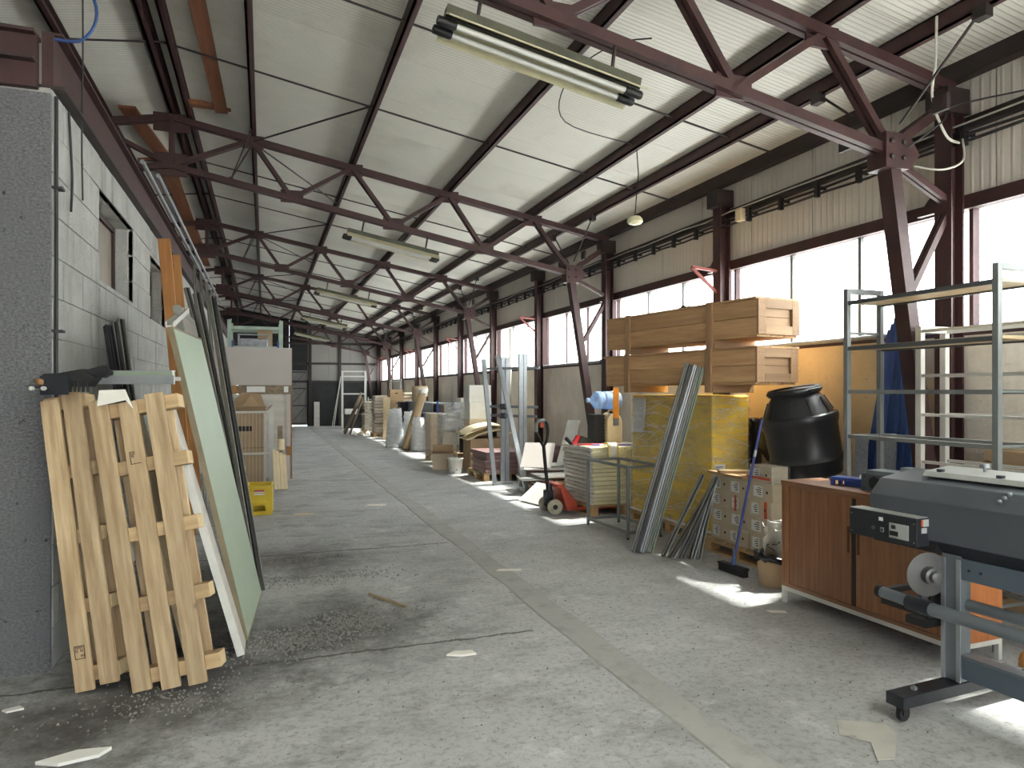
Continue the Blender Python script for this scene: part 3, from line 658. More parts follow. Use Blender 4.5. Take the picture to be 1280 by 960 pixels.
loose([(4.66,4.08,3.52),(4.86,3.95,3.70),(5.02,4.0,3.85),(5.14,3.5,3.80)], .007, K['cable'], 'thin dark cable arching from the nearest knee plate to the cable run')
loose([(-1.02,4.7,4.95),(-1.0,4.75,4.2),(-.94,4.78,3.9),(-1.02,4.80,3.74),(-1.16,4.80,3.72)], .010, K['blue_m'], 'dark blue cable looping down to the front beam')
loose([(-1.03,4.9,5.1),(-1.05,4.95,4.3),(-1.08,5.1,3.85),(-1.15,5.4,3.3),(-1.165,5.5,2.95)], .006, K['cable'], 'thin brown cable hanging down over the beam onto the blocks')
loose([(-1.168,5.15,3.42),(-1.168,5.2,3.2),(-1.165,5.22,3.0),(-1.165,5.19,2.8)], .008, K['cable'], 'short black cable tail hanging on the block wall')
loose([(2.9,4.9,4.45),(2.75,5.3,4.55),(2.62,5.9,4.50),(2.9,6.6,4.4),(3.90,7.0,4.42)], .006, K['cable'], 'thin wire strung under the roof from the first truss to the lamp fitting')
# ================================================================== left side
# ---- two wooden pallets leaning on the wall corner
def slat_pallet(label, slats, ts, ext, marks):
    """slats: (bottom, top) centre lines of the face slats; ts: where the stringers cross"""
    t = thing('wooden_pallet', label, 'pallet', slats[0][0], 0, 'wooden pallets leaning at the wall corner')
    o = V(slats[0][0]); ax = (V(slats[0][1]) - o).normalized()
    r = (V(slats[-1][0]) - o); r = (r - ax*r.dot(ax)).normalized(); nrm = ax.cross(r).normalized()      # towards the wall
    if nrm.y < 0: nrm = -nrm
    M4 = Matrix((r, nrm, ax)).transposed().to_4x4(); M4.translation = o; t.matrix_world = M4; inv = M4.inverted()
    sl_ = [(inv @ V(p), inv @ V(q)) for p, q in slats]
    for p, q in sl_:
        p = V(p.x, 0, p.z); q = V(q.x, 0, q.z)
        part('slat', MB().beam(p + V(0, .012, 0), q + V(0, .012, 0), .10, .024, (0, 1, 0)), K['pallet'], t, bevel=.003)
    L = max(q.z for p, q in sl_); x0 = sl_[0][0].x - .045; x1 = sl_[-1][0].x + ext
    for f in ts:
        zz = f*L; k = (sl_[0][1].x - sl_[0][0].x)*f
        sg = part('stringer', MB().box(x0 + k, .026, zz - .04, x1 + k, .135, zz + .04), K['pallet_x'], t, bevel=.003); part('end_grain', MB().box(x1+k-.001, .030, zz-.036, x1+k+.0015, .131, zz+.036), K['end_grain'], sg)
    for a in (.25, .75):
        xx = x0 + (x1-x0)*a; part('back_slat', MB().box(xx-.05, .137, .03, xx+.05, .158, L-.03), K['pallet'], t, bevel=.003)
    for (si, f, full) in marks:
        p, q = sl_[si]; c = V(p.x, 0, p.z).lerp(V(q.x, 0, q.z), f); m = MB(); e = -.0015
        w, h = .028, .036
        bars = [(-w, -h, -w+.004, h), (-w, -h, w, -h+.004)] + ([(w-.004, -h, w, h), (-w, h-.004, w, h)] if full else [(-w, h-.004, 0, h)])
        rr = random.Random(si)
        cells = [(-w*.7, h*.5, 5), (-w*.75, h*.05, 2), (w*.15, h*.05, 2), (w*.15, -h*.7, 3)] if full else [(-w*.7, h*.45, 3), (-w*.7, h*.05, 2)]
        for cx_, cz_, n_ in cells:
            for j in range(n_):
                a = cx_ + j*.008; bars += [(a, cz_, a+.003, cz_+.014)]
                if rr.random() < .7: bars += [(a, cz_ + rr.choice((0, .006, .011)), a+.007, cz_ + .0)]
        for (a, b, c_, d) in bars:
            if d <= b: d = b + .003
            m.box(c.x+a, e, c.z+b, c.x+c_, .001, c.z+d)
        part('stamp', m, K['stamp'], t, label='dark printed pallet stamp')
    return t
slat_pallet('bare wooden pallet with two face slats, leaning at the wall corner, left one',
            [((-.924, 4.40, .01), (-1.150, 4.63, 1.60)), ((-.80, 4.37, .05), (-1.045, 4.60, 1.67))], (.955, .72, .5, .27, .05), .05, [(0, .13, True)])
slat_pallet('bare wooden pallet with three face slats, leaning at the wall corner, right one',
            [((-.629, 4.30, .01), (-.89, 4.53, 1.60)), ((-.481, 4.275, .015), (-.735, 4.505, 1.59)), ((-.345, 4.25, .03), (-.60, 4.48, 1.64))], (.955, .75, .52, .28, .04), .13, [(1, .80, False)])
# ---- odds and ends lying across the pallet tops
t = thing('profile_offcut', 'pale green window profile offcut lying across the pallet tops', 'profile', (-.98, 4.70, 1.735), -.30)
part('web', MB().box(.16, -.01, 0, .50, .02, .03), K['green_panel'], t); part('flange', MB().box(.16, -.02, .03, .50, .03, .036), K['alu'], t)
t = thing('profile_offcut', 'grey flat profile offcut under the green one on the pallets', 'profile', (-.98, 4.66, 1.71), -.34)
part('web', MB().box(.10, -.03, 0, .54, .04, .022), K['alu_dull'], t); part('lip', MB().box(.10, -.045, -.02, .54, -.032, .03), K['alu'], t)
t = thing('black_casing', 'broken black plastic casing lying on the pallet tops', 'casing', (-1.04, 4.54, 1.675), -.2)
part('shell', MB().prism([(-.11, -.04, 0), (.12, -.04, 0), (.16, -.04, .05), (.10, -.04, .10), (-.03, -.04, .075), (-.11, -.04, .07)], (0, .11, 0)), K['black'], t, bevel=.006)
part('side_plate', MB().box(-.115, -.05, -.045, .03, -.041, .06), K['dark_metal'], t)
for k in range(5): part('rib', MB().box(.035+.022*k, -.052, -.03, .045+.022*k, -.041, .03), K['black'], t)
part('bracket', MB().prism([(.10, -.03, .09), (.20, -.03, .12), (.24, -.03, .08), (.2, -.03, .05)], (0, .05, 0)), K['black'], t)
t = thing('metal_bracket', 'small bolted bracket with a brown plug on the left pallet top', 'bracket', (-1.14, 4.53, 1.665), -.2)
part('plate', MB().box(-.06, -.04, 0, .03, .03, .012), K['dark_metal'], t); part('plug', MB().lathe([(.012, 0), (.028, .01), (.03, .035), (.018, .045)], 12, (-.02, 0, .012)), K['chip'], t, smooth=True)
for k in (-.045, .015): part('bolt', MB().lathe([(.012, 0), (.012, .02)], 6, (k, -.04, .0), (0, -1, 0)), K['white_steel'], t)
o = part('paper_scrap', MB().prism([(-.87, 4.475, 1.655), (-.74, 4.45, 1.66), (-.70, 4.45, 1.555), (-.735, 4.45, 1.60), (-.88, 4.475, 1.565)], (.003, .012, 0)), K['paper']); tag(o, 'creased pale paper scrap hanging over the right pallet top', 'paper')
o = part('wood_lath', MB().beam((-1.25, 4.755, 1.71), (-.86, 4.69, 1.715), .04, .02), K['old_wood']); tag(o, 'thin brown lath behind the black casing on the pallets', 'lath')
# ---- boards and door leaves leaning in a row on the block wall
def leaf(name, label, cat, yb, ye, xb, xt, zt, th, face, edge, rim=0.03, group=None, yoff=0.0, sash=None, twist=0.0):
    """a flat leaf standing on its long edge line y=yb..ye, bottom at xb, top at xt; th is its thickness"""
    t = thing(name, label, cat, (xb, yb, 0), 0, group); up = V(xt-xb, yoff, zt); L = up.length
    frame_at(t, (xb, yb, 0.012), (twist, 1, 0), up)
    # local x along the hall, local y into the leaf (towards +world x side negative), local z up
    w = ye-yb; s = -1
    part('panel', MB().box(rim, -th*.5, rim, w-rim, th*.5-.006, L-rim), face, t)
    if rim:
        for nm, b in (('stile', (0, 0, rim, L)), ('stile', (w-rim, 0, w, L)), ('rail', (rim, 0, w-rim, rim)), ('rail', (rim, L-rim, w-rim, L))):
            part(nm, MB().box(b[0], -th*.5, b[1], b[2], th*.5, b[3]), edge, t)
    if sash:
        for f in sash: part('mid_rail', MB().box(rim, -th*.5, L*f-.03, w-rim, th*.5, L*f+.03), edge, t)
    return t
leaf('beige_board', 'tall beige board standing behind the pallets', 'board', 4.74, 5.35, -.45, -.80, 1.52, .03, K['ply'], K['ply'], 0)
leaf('weathered_board', 'weathered board with pale ragged edges beside the pallets', 'board', 4.67, 4.925, -.135, -.57, 1.60, .045, K['board_grey'], K['white_steel'], .02)
leaf('green_leaf', 'pale green door leaf with olive metal edges leaning on the wall', 'panel', 4.935, 6.04, -.115, -.57, 2.05, .035, K['green_panel'], K['olive'], .016, twist=.075)
leaf('window_leaf', 'bare grey metal window leaf leaning behind the green leaf', 'window frame', 6.15, 7.5, -.24, -.66, 2.32, .05, K['dust_glass'], K['alu_dull'], .07, sash=(.5,))
# long metal profiles
def profile(name, label, p, q, w, h, m, face=(.6, -.8), group=None, ribs=True, cat='profile'):
    o = thing(name, label, cat, p, 0, group); p, q = V(p), V(q); d = q-p; L = d.length; frame_at(o, p, V(face[0], face[1], 0).cross(d) if d.z > .5 else V(0,0,1).cross(d), d)
    part('web', MB().box(-w/2, -h/2, 0, w/2, -h/2+h*.35, L), m, o)
    part('flange', MB().box(-w/2, -h/2+h*.35, 0, -w/2+.008, h/2, L), m, o); part('flange', MB().box(w/2-.008, -h/2+h*.35, 0, w/2, h/2, L), m, o)
    if ribs: part('gasket', MB().box(-.006, -h/2+h*.36, 0, .006, h/2-.004, L), K['black'], o)
    return o
profile('metal_profile', 'long grey metal profile leaning past the far edge of the green leaf, front one', (-.03, 6.14, .01), (-.47, 7.3, 2.55), .07, .05, K['alu_dull'], group='long profiles leaning on the block wall')
profile('metal_profile', 'long grey metal profile leaning past the far edge of the green leaf, rear one', (-.06, 6.35, .01), (-.62, 7.5, 2.60), .06, .05, K['alu_dull'], group='long profiles leaning on the block wall')
profile('metal_profile', 'long thin profile leaning steeply beside the timber planks', (-.10, 7.9, .01), (-.80, 8.45, 2.78), .05, .04, K['alu_dull'], group='long profiles leaning on the block wall')
for k in range(3):
    profile('metal_profile', ('dark', 'grey', 'ribbed grey')[k] + ' profile leaning on the blocks between pallets and green leaf', (-.62-.02*k, 4.95+.20*k, .01), (-1.06-.012*k, 5.75+.30*k, 2.12+.05*k), .05, .045, (K['dark_metal'], K['alu_dull'], K['alu_dull'])[k], group='short profiles leaning on the block wall')
profile('top_rail', 'pale wooden rail lying across the tops of the leaning frames', (-.60, 5.25, 2.10), (-.66, 6.95, 2.38), .05, .04, K['white_steel'], ribs=False, cat='rail')
# timbers standing against the wall
for k, (y, w, z, l_) in enumerate([(8.72, .13, 3.36, 'tall orange timber plank standing by the block wall, nearer of two'), (9.72, .15, 3.36, 'tall orange timber plank standing by the block wall, farther of two')]):
    o = part('timber_plank', MB().beam((-.78, y, .02), (-1.06, y+.04, z), .05, .125, (1, 0, 0)), K['orange_wood'], bevel=.004); tag(o, l_, 'plank', 'tall timber planks')
# light lattice of thin metal strips above them
for k in range(4):
    profile('metal_strip', 'thin dark metal strip leaning high on the wall beam, %s from the planks' % NTH[k], (-.74+.10*k, 10.3+.55*k, .01), (-1.02+.05*k, 11.9+.5*k, 3.6-.06*k), .035, .03, K['alu_dull'], group='thin strips leaning on the wall beam', ribs=False, cat='strip')
# crumbling insulation board edge
m = MB(); rr = random.Random(2)
prof = []
n = 16
for i in range(n+1): prof.append((i/n*1.15, rr.uniform(-.03, .03)))
pts_ = [(0, 6.85, 0), (0, 7.4, 0)] + [(0, 7.4+d, z*.7) for z, d in prof[1:]] + [(0, 6.85+d*1.3, z*.7) for z, d in prof[::-1][:-1]]
o = part('insulation_board', m.prism([(-.10 - p[2]*.15, p[1], p[2]+.01) for p in pts_], (.06, 0, 0)), K['chip']); tag(o, 'crumbling brown insulation board standing behind the green leaf', 'board')
# ---- yellow crate
t = thing('yellow_crate', 'yellow plastic crate on the floor in front of the cardboard box', 'crate', (-.225, 9.94, 0), -.05)
w, d, h = .33, .38, .40
part('base', MB().box(.01, .01, .0, w-.01, d-.01, .015), K['yellow_p'], t)
for nm, b in (('side', (0, 0, .015, .018, d, h)), ('side', (w-.018, 0, .015, w, d, h)), ('back', (.018, d-.016, .015, w-.018, d, h))): part(nm, MB().box(*b), K['yellow_p'], t)
part('front', MB().box(.018, .002, .015, w-.018, .016, .05).box(.018, .002, .05, .09, .016, h).box(w-.09, .002, .05, w-.018, .016, h).box(.09, .002, .13, w-.09, .016, h-.13).box(.09, .002, h-.05, w-.09, .016, h), K['yellow_p'], t)
for z in (.04, .17, .29, .385): part('rim', MB().box(-.006, -.006, z, w+.006, .002, z+.014), K['yellow_p'], t)
part('label', MB().box(.10, -.004, .27, .23, .001, .335), K['label'], t, label='small white and red label'); part('label_band', MB().box(.10, -.006, .315, .23, -.004, .335), K['red'], t)
# ---- tall cardboard box in a white mesh frame
t = thing('cardboard_box', 'tall open cardboard box inside a white metal frame', 'box', (-.62, 13.10, .06), 0)
w, d, h = .66, .5, 1.24
part('body', MB().box(0, 0, 0, w, d, h), K['card'], t); part('seam', MB().box(0, -.004, h*.48, w, 0, h*.49), K['chip'], t)
part('print_strip', MB().box(.16, -.005, h*.72, .42, .0, h*.79), K['ink'], t, label='dark printed strip')
for nm, p in (('flap', [(0, 0, h), (w, 0, h), (w-.02, -.10, h+.09), (.02, -.12, h+.08)]), ('flap', [(0, d, h), (w, d, h), (w-.1, d-.05, h+.30), (.25, d-.05, h+.32)]), ('flap', [(w, 0, h), (w, d, h), (w+.10, d-.02, h+.1), (w+.10, .02, h+.1)]), ('flap', [(0, 0, h), (0, d, h), (-.05, d-.02, h+.14), (-.05, .02, h+.15)])):
    part(nm, MB().prism(p, (0, .004, .006)), K['card'], t)
part('flap', MB().prism([(.22, .1, h+.02), (.40, .1, h+.30), (.56, .1, h+.08), (.50, .1, h+.02)], (0, .01, 0)), K['card'], t)
t = thing('mesh_frame', 'white metal frame with thin bars in front of the cardboard box', 'frame', (-.68, 12.98, 0), 0)
part('post', MB().box(.76, -.03, 0, .84, .04, 1.33), K['white_steel'], t); part('post', MB().box(.68, -.012, 0, .72, .02, 1.26), K['white_steel'], t); part('post', MB().box(-.04, -.02, 0, .0, .02, 1.26), K['white_steel'], t)
for z in (.55, 1.27): part('rail', MB().box(0, -.02, z, .76, .0, z+.035), K['white_steel'], t)
for k in range(12): part('bar', MB().box(.03+.058*k, -.012, .05, .036+.058*k, -.006, 1.27), K['white_steel'], t)
part('foot_plate', MB().box(.69, -.05, 0, .86, .10, .012), K['galv'], t)
t = thing('base_board', 'flat wooden board under the tall cardboard box', 'board', (-.66, 13.07, 0)); part('board', MB().box(0, 0, 0, .72, .55, .058), K['old_wood'], t)
# ---- cream profile offcuts
for k in range(4):
    o = part('cream_offcut', MB().beam((.19+.055*k, 12.42-.01*k, .005), (.16+.055*k, 12.62, .66-.03*k), .05, .035, (0, 1, 0)), K['cream']); tag(o, 'cream plastic profile offcut standing beside the white frame, %s from left' % NTH[k], 'profile', 'cream offcuts by the white frame')
o = part('grey_offcut', MB().box(.22, 12.72, 0, .30, 12.80, 1.05), K['old_wood']); tag(o, 'grey wooden post standing behind the cream offcuts', 'post')
o = part('cream_tube', MB().lathe([(.055, 0), (.055, .18)], 16, (.27, 12.52, .66), (0,0,1)), K['cream'], smooth=True); tag(o, 'short cream tube resting on top of the cream offcuts', 'tube')
# ---- pallet rack with boards behind
t = thing('storage_rack', 'tall pale green storage rack behind the big white board', 'rack', (-.66, 14.45, 0))
for x in (0, .94):
    for y in (0, .8): part('post', MB().box(x, y, 0, x+.07, y+.06, 3.02), K['rack_green'], t)
    for z in (.4, 1.2, 2.0, 2.8): part('brace', MB().beam((x+.035, .06, z), (x+.035, .8, z+.3), .02, .02), K['rack_green'], t)
for z in (2.46, 2.84):
    for y in (.01, .82): part('beam', MB().box(.07, y, z, .94, y+.04, z+.06), K['rack_green'], t)
part('shelf', MB().box(.07, .05, 2.44, .94, .82, 2.46), K['old_wood'], t)
for x in (.075, .90): part('end_bracket', MB().box(x, -.01, 2.47, x+.035, .0, 2.62), K['blue_p'], t, label='blue end bracket')
K_ = thing('wire_basket', 'grey wire basket of wrapped parts on the top rack shelf', 'basket', (-.48, 14.6, 2.46))
for x in (0, .56): part('post', MB().box(x, 0, 0, x+.025, .025, .30).box(x, .45, 0, x+.025, .475, .30), K['galv'], K_)
for z in (.03, .15, .28): part('rail', MB().box(.025, 0, z, .56, .02, z+.02), K['galv'], K_)
part('contents', MB().box(.03, .03, .005, .55, .44, .22), K['film_grey'], K_, bevel=.03)
o = part('carton', MB().box(-.12, 15.0, 2.46, .16, 15.25, 2.88), K['card']); tag(o, 'small brown carton at the back of the top rack shelf', 'box')
t = thing('white_board', 'big white faced board stored on edge in front of the rack', 'board', (-.92, 13.86, 1.76))
part('face', MB().box(0, 0, 0, 1.41, .012, .70), K['board_white'], t); part('core', MB().box(0, .012, 0, 1.42, .17, .70), K['chip'], t)
t = thing('board_shelf', 'brown boards with labels under the big white board', 'board', (-.92, 13.84, 1.60))
part('core', MB().box(0, .0, 0, 1.42, .22, .155), K['old_wood'], t)
part('label', MB().box(.62, -.004, .03, .94, .0, .14), K['label'], t); part('label', MB().box(1.27, -.004, .03, 1.35, .0, .14), K['label'], t)
part('offcut', MB().prism([(.10, -.02, .02), (.30, -.02, .15), (.42, -.02, .15), (.50, -.02, .02)], (0, .018, 0)), K['orange_wood'], t)
for k in range(5):
    o = part('grey_board', MB().box(-.95, 13.86+.04*k, .02, .40-.02*k, 13.892+.04*k, 1.595), K['board_grey']); tag(o, 'tall grey chipboard sheet standing under the white board, %s from the front' % NTH[k], 'board', 'grey sheets under the white board')
t = thing('white_post', 'white painted edge board standing at the right end of the sheets', 'board', (.40, 13.83, 0)); part('face', MB().box(0, 0, .62, .07, .03, 1.595), K['board_white'], t); part('lower', MB().box(0.0, 0, .0, .05, .03, .45), K['board_white'], t); part('foot_block', MB().box(-.01, .002, .45, .075, .028, .62), K['chip'], t)
o = part('edge_post', MB().box(.475, 13.86, 0, .50, 14.1, 1.595), K['chip']); tag(o, 'narrow chipboard upright beside the white edge board', 'post')
# ================================================================== right side, near
# ---- printer (large format plotter) on its wheeled stand, seen end on
t = thing('wide_printer', 'grey wide format printer on a wheeled stand, dark box at its end', 'printer', (3.56, 3.16, 0), math.radians(184))
# local: +x runs away from the aisle? keep: local y = along the printer towards the camera, local x = towards the aisle
PL = 1.85
def body(m, prof, y0, y1): return m.prism([(x, y0, z) for x, z in prof], (0, y1-y0, 0))
part('cover', body(MB(), [(.27, .86), (.27, 1.065), (.18, 1.150), (-.10, 1.195), (-.24, 1.13), (-.24, .86)], 0, PL), K['printer_grey'], t, bevel=.006)
part('lid', body(MB(), [(.10, 1.178), (.08, 1.205), (-.12, 1.225), (-.14, 1.20)], .20, .86), K['printer_light'], t, bevel=.004)
part('lid', body(MB(), [(.10, 1.178), (.06, 1.195), (-.12, 1.215), (-.14, 1.20)], .90, PL-.1), K['printer_light'], t, bevel=.004)
part('lower_tray', body(MB(), [(.26, .86), (.20, .78), (.12, .76), (-.20, .78), (-.24, .86)], .36, PL), K['dark_metal'], t)
for y in (.28, .60): part('knob', MB().lathe([(.012, 0), (.012, .012), (.02, .015), (.02, .03)], 10, (.06, y, 1.19)), K['dark_metal'], t, smooth=True)
for k in range(3): part('latch', MB().lathe([(.009, 0), (.011, .012), (.006, .018)], 10, (.225-.02*k, .70+.012*k, 1.105+.018*k), (.6, 0, .8)), K['galv'], t, smooth=True)
part('knob', MB().lathe([(.008, 0), (.008, .03), (.026, .03), (.022, .05)], 14, (-.05, .45, 1.21)), K['galv'], t, smooth=True, label='pale round clamp knob')
# control box
b = part('control_box', MB().box(.250, -.06, .83, .36, .36, .98), K['dark_metal'], t, bevel=.003)
part('box_top', MB().box(.262, -.058, .9805, .358, .358, .983), K['printer_light'], b)
part('power_plate', MB().box(.360, .20, .855, .363, .315, .935), K['printer_light'], b)
part('inlet', MB().box(.363, .205, .868, .3665, .255, .893), K['black'], b); part('switch', MB().box(.363, .215, .905, .3665, .240, .925), K['black'], b)
part('port', MB().box(.360, .145, .875, .363, .166, .900), K['galv'], b); part('port_hole', MB().box(.363, .150, .880, .364, .161, .893), K['black'], b)
part('sticker', MB().box(.360, .135, .935, .362, .160, .955), K['label'], b)
part('ring', MB().lathe([(.010, 0), (.012, .002), (.009, .003)], 12, (.360, .10, .89), (1, 0, 0)), K['printer_grey'], b)
for y in (-.045, .345):
    for z in (.85, .95): part('screw', MB().lathe([(.004, 0), (.003, .002)], 8, (.360, y, z), (1, 0, 0)), K['galv'], b)
for k in range(10): part('vent_slot', MB().box(.360, .18+.015*k, .945, .361, .186+.015*k, .972), K['black'], b)
part('rating_label', MB().box(.268, .361, .935, .312, .363, .972), K['printer_light'], b); part('warning_label', MB().box(.314, .361, .938, .327, .363, .972), K['tape'], b)
part('serial_label', MB().box(.285, .361, .900, .325, .363, .928), K['printer_light'], b)
part('end_plate', MB().box(.05, .361, .80, .262, .40, .90), K['black'], t)
part('end_plate', MB().box(.12, .02, .80, .262, .361, .862), K['black'], t)
# stand: two uprights, beams, feet, castors
for y in (.45, 1.62):
    u = part('upright', MB().box(.14, y-.05, .15, .22, y+.05, .80), K['stand_grey'], t, bevel=.003)
    part('edge_profile', MB().box(.22, y-.052, .15, .226, y-.03, .78).box(.22, y+.03, .15, .226, y+.052, .78), K['alu'], u)
    ft = part('foot', MB().box(-.30, y-.05, .085, .64, y+.05, .145), K['dark_metal'], t, bevel=.004)
    for x in (-.24, .58):
        c = part('castor', MB().lathe([(.012, -.012), (.036, -.012), (.038, 0), (.036, .012), (.012, .012)], 16, (x, y, .039), (0, 1, 0)), K['rubber'], t, smooth=True)
        part('fork', MB().box(x-.02, y-.022, .04, x+.02, y-.014, .086).box(x-.02, y+.014, .04, x+.02, y+.022, .086).box(x-.02, y-.022, .075, x+.02, y+.022, .086), K['black'], c)
    part('foot_bolt', MB().lathe([(.014, 0), (.016, .012), (.006, .02)], 8, (.50, y, .145)), K['galv'], ft)
part('lower_beam', MB().box(.16, .50, .17, .21, 1.57, .28), K['stand_blue'], t, bevel=.004); part('beam_lip', MB().box(.14, .50, .28, .22, 1.57, .295), K['stand_grey'], t)
part('mid_beam', MB().box(.175, .50, .68, .215, 1.57, .79), K['stand_blue'], t, bevel=.004)
for y in (.54, .60): part('bolt', MB().lathe([(.007, 0), (.005, .006)], 8, (.215, y, .735), (1, 0, 0)), K['black'], t)
# take up reel
rl = part('bracket', MB().prism([(.27, .34, .47), (.31, .34, .47), (.33, .34, .73), (.29, .34, .74)], (0, .018, 0)), K['printer_grey'], t)
part('reel_disc', MB().lathe([(.012, 0), (.115, .0), (.116, .004), (.045, .012), (.044, .05), (.03, .055), (.026, .075), (.01, .08)], 32, (.29, .37, .685), (.35, 1, 0)), K['clear_grey'], t, smooth=True)
part('hub', MB().lathe([(.03, -.06), (.034, 0), (.034, .02)], 16, (.29, .35, .685), (.35, 1, 0)), K['dark_metal'], t, smooth=True)
part('arm', MB().box(.06, .25, .40, .30, .37, .44), K['black'], t); part('arm', MB().box(.06, .10, .52, .30, .135, .55), K['black'], t); part('side_plate', MB().prism([(.08, .34, .44), (.26, .34, .44), (.22, .34, .66), (.10, .34, .66)], (0, .015, 0)), K['black'], t)
part('arm_bar', MB().box(.28, .10, .46, .30, .37, .55), K['black'], t)
part('roller', MB().tube([(.33, .13, .535), (.33, .30, .525)], .030, 16), K['stand_grey'], t, smooth=True); part('collar', MB().tube([(.33, .29, .525), (.33, .42, .52)], .040, 16), K['dark_metal'], t, smooth=True)
part('roller', MB().tube([(.33, .42, .52), (.33, PL-.2, .515)], .034, 16), K['stand_grey'], t, smooth=True); part('roller', MB().tube([(.16, .37, .545), (.16, PL-.2, .54)], .030, 16), K['stand_grey'], t, smooth=True)
part('roller_end', MB().lathe([(.02, 0), (.034, .005), (.034, .03)], 16, (.33, .10, .535), (0, 1, 0)), K['black'], t, smooth=True)
# ---- tambour sideboard
t = thing('sideboard', 'brown wooden sideboard with two sliding slat doors on a steel base', 'cabinet', (3.835, 4.51, 0), math.radians(-90+2.0))
# local x: along towards camera, local y: depth towards the glazed wall
SBL, D = 1.44, .40
part('top', MB().box(-.005, -.005, .925, SBL+.005, D, .953), K['veneer_x'], t, bevel=.002)
part('side', MB().box(0, 0, .13, .022, D, .925), K['veneer'], t); part('side', MB().box(SBL-.022, 0, .13, SBL, D, .925), K['veneer_hot'], t)
part('bottom', MB().box(.022, 0, .13, SBL-.022, D, .155), K['veneer_x'], t); part('back', MB().box(.022, D-.012, .155, SBL-.022, D, .925), K['veneer'], t)
part('inner_stile', MB().box(.022, .004, .155, .07, .03, .925), K['veneer'], t); part('mid_post', MB().box(.665, .012, .155, .695, .05, .925), K['black'], t); part('top_rail', MB().box(.07, .004, .905, SBL-.022, .02, .925), K['veneer_x'], t)
for x0, x1 in ((.072, .66), (.70, 1.41)):
    d = part('door', MB().box(x0, .018, .157, x1, .024, .904), K['veneer'], t); n = int((x1-x0)/.042); w = (x1-x0)/n
    for k in range(n): part('slat', MB().box(x0+w*k+.0006, .010, .157, x0+w*(k+1)-.0006, .0179, .904), K['veneer'], d)
    hx = x1-.03 if x0 < .5 else x0+.015
    part('handle', MB().box(hx, .002, .52, hx+.014, .0099, .70), K['veneer_dark'], d, label='dark recessed pull strip')
for p in ((.0, .0), (SBL-.03, .0), (.0, D-.03), (SBL-.03, D-.03)): part('leg', MB().box(p[0], p[1], 0, p[0]+.03, p[1]+.03, .10), K['white_steel'], t)
part('base_rail', MB().box(0, 0, .10, SBL, .03, .13), K['white_steel'], t); part('base_rail', MB().box(0, D-.03, .10, SBL, D, .13), K['white_steel'], t)
for x in (0, SBL-.03): part('base_rail', MB().box(x, .03, .10, x+.03, D-.03, .13), K['white_steel'], t)
# things standing on the sideboard
t = thing('tape_cutter', 'blue plastic tape cutter on the sideboard top', 'cutter', (4.0, 4.18, .953), -1.3)
part('deck', MB().box(0, 0, .035, .26, .13, .06), K['blue_p'], t, bevel=.004); part('block', MB().box(.10, .01, 0, .26, .13, .035), K['blue_p'], t, bevel=.004)
part('leg', MB().box(.0, .0, 0, .025, .025, .035), K['blue_p'], t); part('leg', MB().box(.0, .105, 0, .025, .13, .035), K['blue_p'], t)
part('handle', MB().tube([(.02, .03, .04), (-.02, .03, .03), (-.02, .07, .03), (.02, .07, .04)], .005, 6), K['black'], t, smooth=True)
t = thing('film_roll', 'short white roll with dark end lying behind the blue cutter', 'roll', (4.14, 4.02, .953+.045), 0)
part('roll', MB().lathe([(.045, 0), (.045, .17)], 20, (0, 0, 0), (.25, -1, 0)), K['card_white'], t, smooth=True); part('end_disc', MB().lathe([(.043, -.004), (.043, .0)], 20, (0, 0, 0), (.25, -1, 0)), K['dark_metal'], t); part('colour_band', MB().lathe([(.0455, .05), (.0455, .06)], 20, (0, 0, 0), (.25, -1, 0), False), K['tape'], t, smooth=True)
t = thing('fan_box', 'grey metal motor box with round opening on the sideboard', 'box', (3.98, 3.86, .953), -1.45)
part('body', MB().box(0, 0, 0, .38, .18, .115), K['printer_grey'], t, bevel=.004); part('lid', MB().box(.02, .01, .115, .39, .17, .145), K['stand_grey'], t, bevel=.004)
part('face', MB().box(-.008, -.004, -.0, 0, .184, .12), K['printer_grey'], t); part('side_face', MB().box(.0, -.008, 0, .20, -.0, .118), K['printer_grey'], t)
part('opening', MB().lathe([(.045, 0), (.045, .002)], 24, (.10, -.0085, .06), (0, -1, 0)), K['black'], t)
for x in (.02, .18):
    for z in (.02, .1): part('screw', MB().lathe([(.006, 0), (.005, .003)], 8, (x, -.008, z), (0, -1, 0)), K['black'], t)
part('clip', MB().box(.25, .05, .145, .32, .13, .18), K['alu'], t)
# ---- two shelf racks behind the sideboard
t = thing('shelf_rack', 'tall grey steel shelf rack behind the sideboard, two wooden shelves', 'rack', (4.34, 4.40, 0), math.radians(-90))
L, D, H = 1.25, .38, 2.46      # local x towards camera, y towards the wall
for x in (0, L-.04):
    for y in (0, D-.04): part('post', MB().box(x, y, 0, x+.04, y+.04, H), K['grey_steel'], t, bevel=.002)
    part('end_bar', MB().box(x, .04, H-.04, x+.04, D-.04, H), K['grey_steel'], t)
for z in (2.36, 2.0):
    part('rail', MB().box(.04, 0.005, z-.03, L-.04, .03, z), K['steel_dark2'], t); part('rail', MB().box(.04, D-.03, z-.03, L-.04, D-.005, z), K['steel_dark2'], t)
    part('shelf', MB().box(.0, .03, z-.018, L, D-.03, z+.004), K['ply'], t)
for z in (1.66, 1.31, .9, .3):
    part('rail', MB().box(.04, .008, z-.03, L-.04, .03, z), K['grey_steel'], t); part('rail', MB().box(.04, D-.03, z-.03, L-.04, D-.008, z), K['grey_steel'], t)
    for x in (0.01, L-.03): part('side_rail', MB().box(x, .04, z-.02, x+.018, D-.04, z-.005), K['grey_steel'], t)
for z in (2.12,): part('side_rail', MB().box(.01, .04, z-.02, .03, D-.04, z), K['grey_steel'], t)
